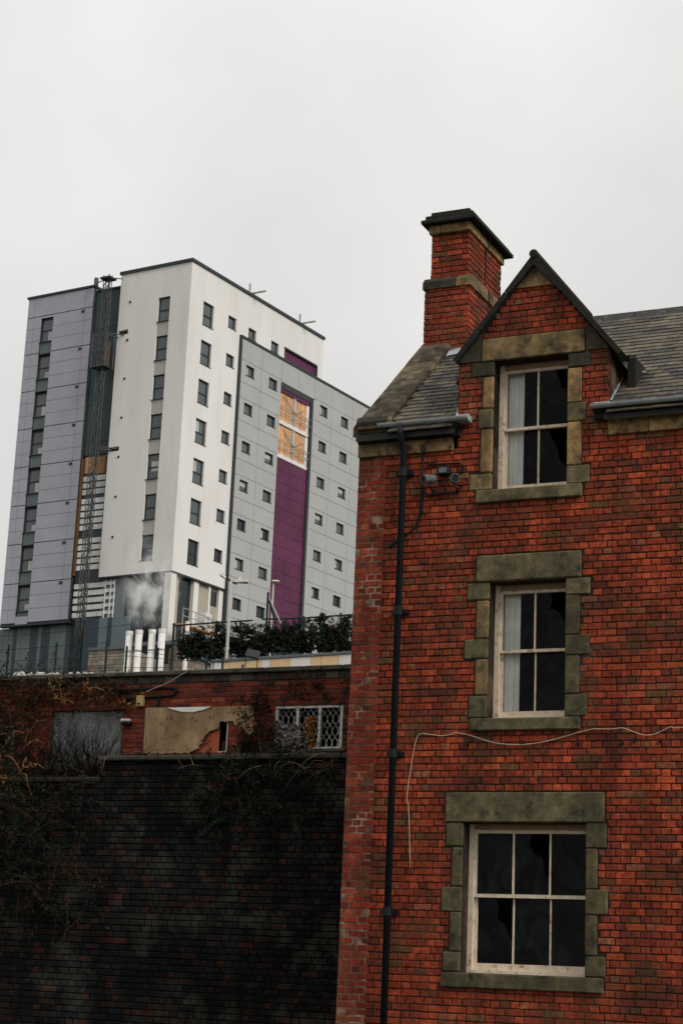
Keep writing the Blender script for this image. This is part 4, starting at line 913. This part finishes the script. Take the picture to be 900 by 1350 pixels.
# ------------------------------------------------------------------ things on the slope between
def wall_block(t, P0, P1, z0, z1, th, seed, c0):
    """stone blocks between two plan points (world frame thing)"""
    rnd = random.Random(seed); d = (Vector(P1)-Vector(P0)); d.z = 0; L = d.length; d.normalize(); n = Vector((d.y, -d.x, 0))
    mp = lambda a, z, q: tuple(Vector((P0[0], P0[1], 0))+d*a+n*q+Vector((0, 0, z)))
    mb = MB(); mb.prism([mp(0, z0, -.02), mp(L, z0, -.02), mp(L, z1, -.02), mp(0, z1, -.02)], -n*th, c=(.12, .1, .085)); w = mb.build('wall', 'site_stone', t)
    z = z0
    while z < z1-.05:
        h = min(.26, z1-z); a = -rnd.uniform(0, .3)
        while a < L:
            l = rnd.uniform(.35, .7); s, e = max(a, 0)+.01, min(a+l, L)-.01
            if e-s > .08:
                f = rnd.uniform(.7, 1.25); b = MB(); b.brick(mp, [(s, z+.01), (e, z+.01), (e, z+h-.01), (s, z+h-.01)], rnd.uniform(-.005, .012), tuple(x*f for x in c0)); 
                if z > z1-3.0: b.build('stone', 'site_stone', w)
            a += l
        z += h
    return mp, L
def midground():
    # stone shed right of the flues
    A = at(223, 850, 77.3); B = at(232, 850, 76.5); C = at(279, 868, 79); gz = ground_z(B)
    t = thing('stone_shed', 'small stone shed with grey sloping roof behind the thin white flue', 'shed', W, (B.x, B.y, gz))
    zt = at(232, 847, 76.5).z; zr = at(279, 869, 79).z
    wall_block(t, A, B, gz, zt-.05, .3, 5, (.24, .185, .135)); wall_block(t, B, C, gz, zr-.02, .3, 6, (.22, .175, .135))
    mb = MB(); nrm = Vector(((C-B).y, -(C-B).x, 0)).normalized(); bk = -nrm*2.5
    q0 = Vector((B.x, B.y, zt+.1))+nrm*.12; q1 = Vector((C.x, C.y, zr+.02))+nrm*.12; 
    mb.face([q0-Vector((0, 0, .3)), q1-Vector((0, 0, .3)), q1, q0]) ; mb.prism([q0, q1, q1-Vector((0, 0, .16)), q0-Vector((0, 0, .16))], bk); mb.build('roof', 'grey_metal', t)
    m2 = MB(); a0 = Vector((A.x, A.y, zt+.05))-Vector((.15, .1, 0)); b0_ = Vector((B.x, B.y, zt+.1))+Vector((.1, -.15, 0)); m2.prism([a0, b0_, b0_-Vector((0, 0, .18)), a0-Vector((0, 0, .18))], (0, 2.4, .2)); m2.build('roof', 'grey_metal', t)
    # stone wall left of the flues
    A = at(117, 858, 84); B = at(218, 852, 82); gz = ground_z(A)
    t = thing('stone_wall', 'pale stone yard wall with grey capping behind the row of white flues', 'wall', W, (A.x, A.y, gz))
    zt = at(140, 857, 83.5).z; wall_block(t, A, B, gz, zt, .35, 9, (.27, .235, .19)); d = (B-A); d.z = 0; n = Vector((d.y, -d.x, 0)).normalized()
    cp = MB(); a0 = Vector((A.x, A.y, zt+.003)); b0_ = Vector((B.x, B.y, zt+.003)); cp.prism([a0+n*.08, b0_+n*.08, b0_-n*.4, a0-n*.4], (0, 0, .13)); cp.build('capping', 'grey_metal', t)
    # flues
    for i, (x, y, xb, D, r, lab) in enumerate(((170.8, 832.5, 166.5, 75, .145, 'white metal flue farthest from the stone shed, at the end of the row'), (183.8, 831, 179.5, 74.7, .147, 'white metal flue of the row, second from the end away from the stone shed'), (201, 830.3, 197, 74.4, .145, 'white metal flue of the row, second from the stone shed'), (214, 829.3, 210, 74.1, .147, 'white metal flue of the row, nearest the stone shed wall'), (247.3, 819.5, 243.5, 74.5, .085, 'thin white flue pipe in front of the sloping shed roof'))):
        P = at(x, y, D); gz = ground_z(P); t = thing('flue', lab, 'flue', W, (P.x, P.y, gz), 'white flues')
        b = MB(); z0 = P.z-1.2*0; b.tube([(P.x, P.y, gz), (P.x, P.y, P.z-.04)], r, 14); b.build('pipe', 'white_flue', t, smooth=True)
        b = MB(); b.tube([(P.x, P.y, P.z-.16), (P.x, P.y, P.z)], r*1.09, 14); b.build('collar', 'white_flue', t); b = MB(); b.tube([(P.x, P.y, P.z-.9), (P.x, P.y, P.z-.84)], r*1.07, 14); b.build('band', 'galvanised', t)
    # yard lamps
    P = at(304.5, 766, 62); gz = ground_z(P); t = thing('lamp_post', 'tall pale lamp post with two flat heads behind the outbuilding', 'lamp post', W, (P.x, P.y, gz))
    b = MB(); b.tube([(P.x, P.y, gz), (P.x, P.y, P.z-3), (P.x, P.y, P.z)], [.075, .06, .045], 10); b.build('pole', 'lamp_post', t, smooth=True)
    L_ = at(290, 757.5, 62); R_ = at(327, 767.5, 62); b = MB(); b.tube([(P.x+(L_.x-P.x)*.45, P.y-.1, P.z+(L_.z-P.z)*.45), (P.x, P.y, P.z-.02), (P.x+(R_.x-P.x)*.3, P.y+.2, P.z-.06)], .03, 6); b.build('arm', 'black_iron', t)
    for (E_, s) in ((L_, .45), (R_, .22)):
        e = Vector(E_); p = Vector((P.x, P.y, P.z)); d = (e-p).normalized(); a0 = p+(e-p)*s; w = Vector((0, .2, 0)); up = Vector((0, 0, .05)); b = MB()
        b.prism([a0-w*.5-up, e-w-up*.5, e+w-up*.5, a0+w*.5-up], (0, 0, .09)); hd = b.build('lamp_head', 'lamp_head', t); b = MB(); c = a0+(e-a0)*.35+Vector((0, 0, .02)); b.tube([c+Vector((0, 0, .0)), c+Vector((0, 0, .13))], .05, 8); b.build('photocell', 'lamp_head', hd)
    P = at(360.5, 768, 105); gz = ground_z(P); t = thing('lamp_post', 'slim lamp post with single flat head in front of the purple cladding', 'lamp post', W, (P.x, P.y, gz)); b = MB(); b.tube([(P.x, P.y, gz), (P.x, P.y, P.z)], [.09, .05], 8); b.build('pole', 'lamp_post', t, smooth=True); b = MB(); b.box(P.x-.1, P.x+.35, P.y-.2, P.y+.2, P.z, P.z+.12, bev=.05); b.build('lamp_head', 'lamp_head', t)
    # cream and white panelled parapet building
    A = at(279, 870.5, 55); d = T.u*5.5; gz = ground_z(A); n = -T.v
    B = at(463, 857.4, 55-.3)
    dirv = Vector((B.x-A.x, B.y-A.y, 0)); 
    F2 = Frame((A.x, A.y, 0), YT); t = thing('panelled_building', 'flat roofed building with cream and white fascia panels and grey capping', 'building', F2, (0, 0, gz))
    zt = A.z
    def uu(x): d_ = ray(x, 868); k = (F2.O-EYE).dot(F2.v)/d_.dot(F2.v); return F2.inv(EYE+d_*k).x
    def zz(x, y): d_ = ray(x, y); k = (F2.O-EYE).dot(F2.v)/d_.dot(F2.v); return (EYE+d_*k).z
    zc = (zz(300, 869.5)+zz(450, 858.5))/2
    CR = (.72, .50, .29); WH = (.74, .71, .66)
    pans = [(283, 293, WH), (293, 303, CR), (303, 327, CR), (327, 345.5, CR), (345.5, 357, WH), (357, 383.5, CR), (383.5, 410, WH), (410, 424, CR), (424, 447.5, CR), (447.5, 470, WH), (470, 500, CR)]
    for (a, b, c) in pans: part('fascia_panel', 'cream_panel', t, (uu(a)+.006, uu(b)-.006, -.03, .0, zc-.75, zc-.1), c=c)
    u0, u1 = uu(281), uu(500); part('capping', 'grey_metal', t, (u0-.05, u1+.1, -.06, .3, zc-.095, zc-.01), bev=.01); part('wall', 'site_stone', t, (u0, u1, .005, 4, gz, zc-.1), c=(.2, .16, .13)); 
    # floodlight on stand on the outbuilding side
    P = at(333, 881, 44); Q = at(322, 858, 44); R_ = at(343, 866, 44); t = thing('site_floodlight', 'tilted black floodlight panel on thin legs behind the outbuilding coping', 'floodlight', W, (P.x, P.y, ground_z(P)))
    c = at(333, 864, 44); b = MB(); x = Vector((.16, 0, -.03)); y = Vector((.02, .22, .12)); b.prism([c-x-y, c+x-y, c+x+y, c-x+y], (0, 0, .04)); b.build('lamp_panel', 'black_iron', t); b = MB(); b.prism([c-x-y+Vector((0, 0, .042)), c+x-y+Vector((0, 0, .042)), c+x+y+Vector((0, 0, .042)), c-x+y+Vector((0, 0, .042))], (0, 0, .012)); b.build('lid', 'black_iron', t)
    for sx_ in (-1, 1):
        b = MB(); b.tube([c+x*sx_*.9-y*.8, Vector((c.x+sx_*.16, c.y-.2, ground_z(P)))], .013, 5); b.build('leg', 'black_iron', t)
    # low mesh fence behind the outbuilding
    D = 40.0; line = [(-14, 862), (12, 860), (75, 857), (98, 856), (141.5, 853), (167.5, 852.5), (215, 858), (243, 862), (272.5, 866), (294, 868), (322, 872)]
    pst = [(12, 850), (75, 847), (98, 846), (141.5, 843), (167.5, 852), (208.5, 854), (272.5, 864), (294, 867), (320, 876)]
    P0 = at(0, 880, D); t = thing('mesh_fence', 'low green wire mesh fence along the back edge of the outbuilding roof', 'fence', W, (P0.x, P0.y, ground_z(P0)))
    for (x, y) in pst:
        P = at(x, y, D); b = MB(); b.box(P.x-.022, P.x+.022, P.y-.022, P.y+.022, ground_z(P), P.z, bev=.005); b.build('post', 'fence_green', t)
    def wire(ys, name='wire', r=.006):
        b = MB(); b.tube([at(x, y, D-.04) for x, y in ys], r, 5); b.build(name, 'fence_green', t)
    wire([(-14, 858.5), (75, 852), (98, 851), (141, 847)]); wire([(-14, 873), (75, 869), (141, 866), (168, 865), (243, 871), (300, 874)]); wire([(-14, 840), (98, 832), (141, 827), (172, 823.5)]); wire([(168, 857), (215, 863), (260, 869), (300, 873)]); wire([(-14, 884), (100, 881), (240, 880)])
    for x0 in range(-10, 300, 5):
        y1 = 858-(x0/141)*11 if x0 < 141 else 857+(x0-168)*.12
        b = None
    vb = MB()
    for x0 in range(-12, 146, 3): vb.tube([at(x0, 858-max(0, x0)*.078, D-.02), at(x0-.5, 890, D-.02)], .0022, 3)
    vb.build('mesh', 'fence_green', t)
    sn = MB(); rs = random.Random(4)
    for k in range(60):
        P = at(rs.uniform(20, 125), 888+rs.uniform(-.5, .5), 36+rs.uniform(-.5, .5)); s = rs.uniform(.015, .05); sn.box(P.x-s, P.x+s, P.y-s, P.y+s, P.z-.3, P.z+rs.uniform(-.03, .03), c=(.42, .42, .4), bev=.015)
    tag(sn.top('roof_debris', 'rubble', W, tuple(at(75, 888, 36))), 'pale rubble scattered along the edge above the outbuilding coping', 'rubble', kind='stuff')
    # tall fence carrying the ivy
    D = 72; P0 = at(353, 862, D); t = thing('tall_fence', 'tall green steel fence hung with dark ivy below the grey cladding', 'fence', W, (P0.x, P0.y, ground_z(P0)))
    for (x, y) in ((229.5, 822), (286, 821), (318, 819), (353.5, 781), (378, 815), (401, 815), (423, 813), (427.5, 809), (449, 808), (470, 808)):
        P = at(x, y, D); b = MB(); b.box(P.x-.045, P.x+.045, P.y-.045, P.y+.045, ground_z(P), P.z); b.build('post', 'fence_green', t)
    for ys in (((229, 825), (286, 821), (333, 818)), ((345, 816.5), (400, 815), (470, 810)), ((229, 845), (350, 840), (470, 834)), ((232, 862), (350, 860), (470, 852))):
        b = MB(); b.tube([at(x, y, D) for x, y in ys], .035, 5); b.build('rail', 'fence_green', t)
    b = MB(); b.tube([at(354, 788, D), at(370, 822, D)], .04, 5); b.build('brace', 'galvanised', t); b = MB(); b.tube([at(355, 792, D), at(362, 818, D)], .05, 5); b.build('brace', 'fence_green', t)
    vb = MB()
    for x0 in range(232, 470, 3): vb.tube([at(x0, 822-(x0-232)*.05, D), at(x0-.6, 868, D)], .008, 3)
    vb.build('mesh', 'fence_green', t)
    # ivy hedge masses
    rl = random.Random(12)
    blobs = [(238, 262, 832, 868, 'dark ivy clump hanging behind the thin white flue', 260), (258, 300, 826, 868, 'dark ivy clump on the fence left of the double lamp post', 420), (303, 352, 822, 866, 'dark ivy mass on the fence between the double lamp post and the tall brace post', 560), (352, 386, 820, 860, 'dark ivy mass on the fence below the slim lamp post', 380), (388, 412, 813, 858, 'upright dark ivy clump on the fence below the purple cladding', 300), (418, 470, 812, 856, 'dark ivy mass on the fence beside the house corner', 620)]
    for (x0, x1, y0, y1, lab, n) in blobs:
        mb = MB(); base = at((x0+x1)/2, y1, D+.2)
        cl = [(rl.uniform(x0, x1), y1-(y1-y0)*rl.random()**.9*rl.choice((.55, .75, 1.0)), rl.uniform(1.5, 4.5)) for _ in range(max(8, n//14))]
        for k in range(n*10):
            cx, cy, cr_ = rl.choice(cl); p = at(rl.gauss(cx, cr_*.7), rl.gauss(cy, cr_*.7), D+rl.uniform(-.35, .5)) if k % 7 else at(rl.uniform(x0-3, x1+3), y1-(y1-y0)*rl.random()**1.3, D+rl.uniform(0, .6)); s = rl.choice((.03, .045, .06, .075, .1))*rl.uniform(.8, 1.2)
            a, b = Vector((rl.gauss(0, 1), rl.gauss(0, 1), rl.gauss(0, .6))).normalized(), Vector((rl.gauss(0, 1), rl.gauss(0, 1), rl.gauss(0, 1))).normalized(); c = rl.choice([(.008, .016, .012), (.012, .02, .013), (.006, .01, .009), (.02, .026, .016), (.03, .024, .015)])
            mb.face([p-a*s, p+b*s*.7, p+a*s, p-b*s*.7], c)
        o = thing('ivy', lab, 'ivy', W, tuple(base), 'ivy clumps on the tall fence'); BASE[o.name] = Vector(base)
        mb.build('leaves', 'leaf', o); st_ = MB()
        for k in range(max(6, n//30)):
            x = rl.uniform(x0, x1); st_.tube([at(x, y1+4, D+.1), at(x+rl.uniform(-3, 3), (y0+y1)/2, D), at(x+rl.uniform(-6, 6), y0+rl.uniform(0, 8), D)], [.03, .02, .008], 4, c=(.05, .04, .03))
        st_.build('stem', 'bark', o)
    # scaffold deck under the pale block
    t = thing('scaffold_deck', 'timber scaffold deck with guard rails below the white tower corner', 'scaffold', T, (1.5, 1.0, 14)); d = MB(); z = 22.9
    def sp(x, y): d_ = ray(x, y); k = (T.w((1.0, 0, 0))-EYE).dot(T.u)/d_.dot(T.u); return T.inv(EYE+d_*k)
    a, b = sp(232, 822), sp(305, 838); z = a.z
    part('deck', 'ply', t, (.7, 1.5, a.y, b.y*.55, z-.1, z), c=(1.1, .95, .8)); r = MB()
    for h in (.5, 1.0): r.tube([(1.5, a.y, z+h), (1.5, b.y*.9, z+h*.8)], .03, 5)
    for k in range(5): v = a.y+(b.y*.9-a.y)*k/4; r.tube([(1.5, v, 14), (1.5, v, z+1.0)], .03, 5)
    r.build('guard_rail', 'galvanised', t); part('bin', 'white_board', t, (.9, 1.4, 2.2, 2.9, z+.002, z+1.2), bev=.03)
midground()

def wires():
    t = thing('overhead_wire', 'thin wire rising from the outbuilding coping past the alarm box', 'wire', H, (-4, LV, 5.4)); b = MB(); b.tube([on_plane(186, 915, H, LV-.1), on_plane(222, 900, H, LV-.1), on_plane(252, 882, H, LV-.1), on_plane(262, 877, H, LV+.2)], .006, 5); b.build('strand', 'cable', t)
wires()

# ------------------------------------------------------------------ bare bushes, bracken, creepers on the terrace
def grow(mb, rnd, p, d, L, r, depth, c, spread=.5, droop=0.0, lift=.12):
    n = 4; pts = [p]; rr = [r]; dd = Vector(d)
    for k in range(n):
        dd = (dd+Vector((rnd.gauss(0, .13), rnd.gauss(0, .13), rnd.gauss(0, .1)+lift-droop*k))).normalized(); p = p+dd*(L/n); pts.append(p); rr.append(r*(1-.55*(k+1)/n))
    mb.tube(pts, rr, 3, c=c, cap=False)
    if depth > 0:
        for k in range(rnd.randint(3, 4)):
            i = rnd.randint(1, n); q = pts[i]; e = (dd+Vector((rnd.gauss(0, spread), rnd.gauss(0, spread*.8), rnd.gauss(0, spread)))).normalized()
            grow(mb, rnd, q, e, L*rnd.uniform(.45, .75), rr[i]*.65, depth-1, c, spread, droop, lift)
def vegetation():
    TW = [(.010, .009, .008), (.016, .012, .009), (.007, .007, .007)]
    for (u, v, n, L, lab, seed) in ((-6.15, 2.85, 22, .95, 'bare dark twiggy bush against the left of the grey sheeted window', 1), (-5.5, 2.8, 24, .95, 'bare dark twiggy bush against the right of the grey sheeted window', 2), (-6.9, 2.6, 14, .95, 'bare dark bush below the white latticed window', 3), (-2.95, 2.6, 4, .6, 'bare dark bush between the torn board and the white window grille', 4), (-8.0, 2.6, 12, .95, 'bare dark bush beyond the white latticed window', 6)):
        rnd = random.Random(seed); mb = MB(); t = thing('bare_bush', lab, 'bush', H, (u, v, 3.6))
        for k in range(n):
            grow(mb, rnd, Vector((u+rnd.gauss(0, .22), v+rnd.gauss(0, .12), 3.6)), (rnd.gauss(0, .28), rnd.gauss(0, .2), 1), L*rnd.uniform(.8, 1.15), .021, 3, rnd.choice(TW), .55)
        mb.build('branches', 'bark', t)
    OC = [(.22, .105, .035), (.16, .075, .028), (.28, .16, .06), (.10, .05, .022), (.07, .04, .02)]
    def strands(name, lab, cat, u0, u1, v0, v1, z0, z1, n, seed, lens=(.3, .8), cols_=OC, droop=.5, leaf=None, r=.006, vbias=-.3):
        rnd = random.Random(seed); mb = MB(); t = thing(name, lab, cat, H, ((u0+u1)/2, (v0+v1)/2, z0)); lf = MB()
        for k in range(n):
            p = Vector((rnd.uniform(u0, u1), rnd.uniform(v0, v1), rnd.uniform(z0, z1))); d = Vector((rnd.gauss(0, .7), vbias+rnd.gauss(0, .25), rnd.gauss(.25, .5))).normalized(); L = rnd.uniform(*lens); pts = [p]; m_ = 7; c = rnd.choice(cols_)
            for i in range(m_): d = (d+Vector((rnd.gauss(0, .13), rnd.gauss(0, .06), -droop*.3))).normalized(); p = p+d*(L/m_); p.y = max(p.y, v0-.15); pts.append(p.copy())
            mb.tube(pts, [r*(1-.8*i/m_) for i in range(m_+1)], 3, c=c, cap=False)
            if leaf:
                for q in pts[1:]:
                    for _ in range(leaf):
                        s = rnd.uniform(.012, .034); a, b = Vector((rnd.gauss(0, 1), rnd.gauss(0, .5), rnd.gauss(0, 1))).normalized(), Vector((rnd.gauss(0, 1), rnd.gauss(0, 1), rnd.gauss(0, 1))).normalized(); g = q+Vector((rnd.gauss(0, .03), rnd.gauss(0, .02), rnd.gauss(0, .03))); cc = tuple(x*rnd.uniform(.4, 1.1) for x in c); lf.face([g-a*s, g+b*s*.5, g+a*s, g-b*s*.5], cc)
        mb.build('stems', 'bark', t)
        if leaf: lf.build('leaves', 'leaf', t)
    DK = [(.018, .016, .010), (.03, .022, .012), (.012, .014, .009), (.045, .026, .013)]
    GN = [(.012, .02, .014), (.018, .026, .016), (.03, .03, .018), (.01, .014, .012)]
    strands('dead_bracken', 'rust brown dead bracken arching over the lower end of the sooty wall', 'bracken', -7.0, -5.2, .72, 1.3, 4.0, 4.7, 70, 21, (.35, .9), OC, .7, 1)
    strands('dead_creeper', 'brown dead creeper matted over the left end of the outbuilding wall', 'creeper', -8.6, -6.55, LV-.22, LV-.08, 4.3, 5.85, 420, 22, (.25, .7), DK+OC[3:], .45, 4, vbias=0)
    strands('dead_creeper', 'thin brown creeper tangled above the grey sheeted window', 'creeper', -6.6, -4.9, LV-.15, LV-.06, 5.42, 5.85, 90, 23, (.2, .5), DK+OC[2:], .4, 3, vbias=0)
    strands('dead_creeper', 'dark creeper climbing the bricks between torn board and white grille', 'creeper', -3.15, -2.62, LV-.14, LV-.06, 4.6, 5.55, 55, 24, (.12, .35), DK+GN, .3, 4, vbias=0)
    strands('dead_creeper', 'dark creeper hanging below the outbuilding coping next to the house', 'creeper', -2.6, -.9, LV-.12, LV-.06, 5.45, 5.75, 35, 25, (.15, .4), DK+OC[3:], .4, 3, vbias=0)
    strands('bramble', 'dark leafy bramble trailing down the sooty wall below the white grille', 'bramble', -2.4, -.9, .86, 1.1, 3.55, 4.38, 130, 26, (.25, .7), GN, .55, 5, vbias=-.1)
    strands('dry_grass', 'dry straw coloured stalks along the sooty wall coping below the white grille', 'dry grass', -2.6, -.4, .85, 1.2, 4.15, 4.4, 45, 27, (.2, .55), [(.2, .15, .075), (.13, .10, .05), (.24, .19, .11)], .5, None, .004)
    strands('dry_grass', 'dry straw coloured stalks on the sooty wall coping below the torn board', 'dry grass', -4.2, -2.7, .85, 1.2, 4.3, 4.42, 14, 28, (.15, .4), [(.2, .15, .075), (.13, .10, .05)], .5, None, .004)
    strands('bramble', 'dark bare bramble covering the lower end of the sooty wall', 'bramble', -7.0, -4.1, .78, 1.05, 2.2, 4.25, 420, 29, (.3, .8), DK+GN, .5, 3, vbias=-.1)
vegetation()

# ------------------------------------------------------------------ steam from the flues
def steam():
    mt = bpy.data.materials.new('steam'); mt.use_nodes = True; N = mt.node_tree.nodes; L = mt.node_tree.links; N.clear()
    o = N.new('ShaderNodeOutputMaterial'); pv = N.new('ShaderNodeVolumePrincipled'); pv.inputs['Color'].default_value = (.97, .97, .97, 1); pv.inputs['Anisotropy'].default_value = 0.1
    tc_ = N.new('ShaderNodeTexCoord'); n = N.new('ShaderNodeTexNoise'); n.inputs['Scale'].default_value = 1.15; n.inputs['Detail'].default_value = 6; n.inputs['Roughness'].default_value = .58; n.inputs['Distortion'].default_value = .5
    L.new(tc_.outputs['Object'], n.inputs['Vector'])
    # fade towards the hull: generated coords centred
    g = N.new('ShaderNodeVectorMath'); g.operation = 'MULTIPLY_ADD'; g.inputs[1].default_value = (2, 2, 2); g.inputs[2].default_value = (-1, -1, -1); L.new(tc_.outputs['Generated'], g.inputs[0]); ln_ = N.new('ShaderNodeVectorMath'); ln_.operation = 'LENGTH'; L.new(g.outputs[0], ln_.inputs[0])
    r1 = N.new('ShaderNodeMapRange'); r1.interpolation_type = 'SMOOTHSTEP'; r1.inputs[1].default_value = .05; r1.inputs[2].default_value = .95; r1.inputs[3].default_value = 1; r1.inputs[4].default_value = 0; L.new(ln_.outputs['Value'], r1.inputs[0])
    r2 = N.new('ShaderNodeMapRange'); r2.interpolation_type = 'SMOOTHSTEP'; r2.inputs[1].default_value = .44; r2.inputs[2].default_value = .70; r2.inputs[3].default_value = 0; r2.inputs[4].default_value = 4.2; L.new(n.outputs['Fac'], r2.inputs[0])
    m_ = N.new('ShaderNodeMath'); m_.operation = 'MULTIPLY'; L.new(r1.outputs[0], m_.inputs[0]); L.new(r2.outputs[0], m_.inputs[1]); L.new(m_.outputs[0], pv.inputs['Density']); L.new(pv.outputs[0], o.inputs['Volume'])
    M['steam'] = mt
    # lumpy closed hulls: narrow at the flue mouth, wide above
    for (x0, y0, x1, y1, rx, ry, lab, seed) in ((188, 850, 186, 690, 1.35, 2.55, 'white steam drifting up from the flues away from the stone shed', 1), (204, 850, 212, 700, 1.5, 2.4, 'broad white steam cloud rising from the flues in front of the tower corner', 2)):
        c = at((x0+x1)/2, (y0+y1)/2, 74.5); rnd = random.Random(seed); mb = MB(); nu, nv = 16, 12; idx = []
        for j in range(nv+1):
            th = pi*j/nv
            for i in range(nu):
                a = 2*pi*i/nu; k = 1+.08*sin(3*a+j)+.06*cos(5*a-j*1.3); z = -cos(th); w = sin(th)*(.72+.3*z)
                mb.v.append((c.x+rx*w*k*cos(a)+(x1-x0)/FPX*75*.5*z, c.y+.8*w*k*sin(a), c.z+ry*z))
        for j in range(nv):
            for i in range(nu): i2 = (i+1) % nu; mb.f.append((j*nu+i, j*nu+i2, (j+1)*nu+i2, (j+1)*nu+i)); mb.c.append((1, 1, 1))
        tag(mb.top('steam', 'steam', W, tuple(c)), lab, 'steam', kind='stuff')
steam()
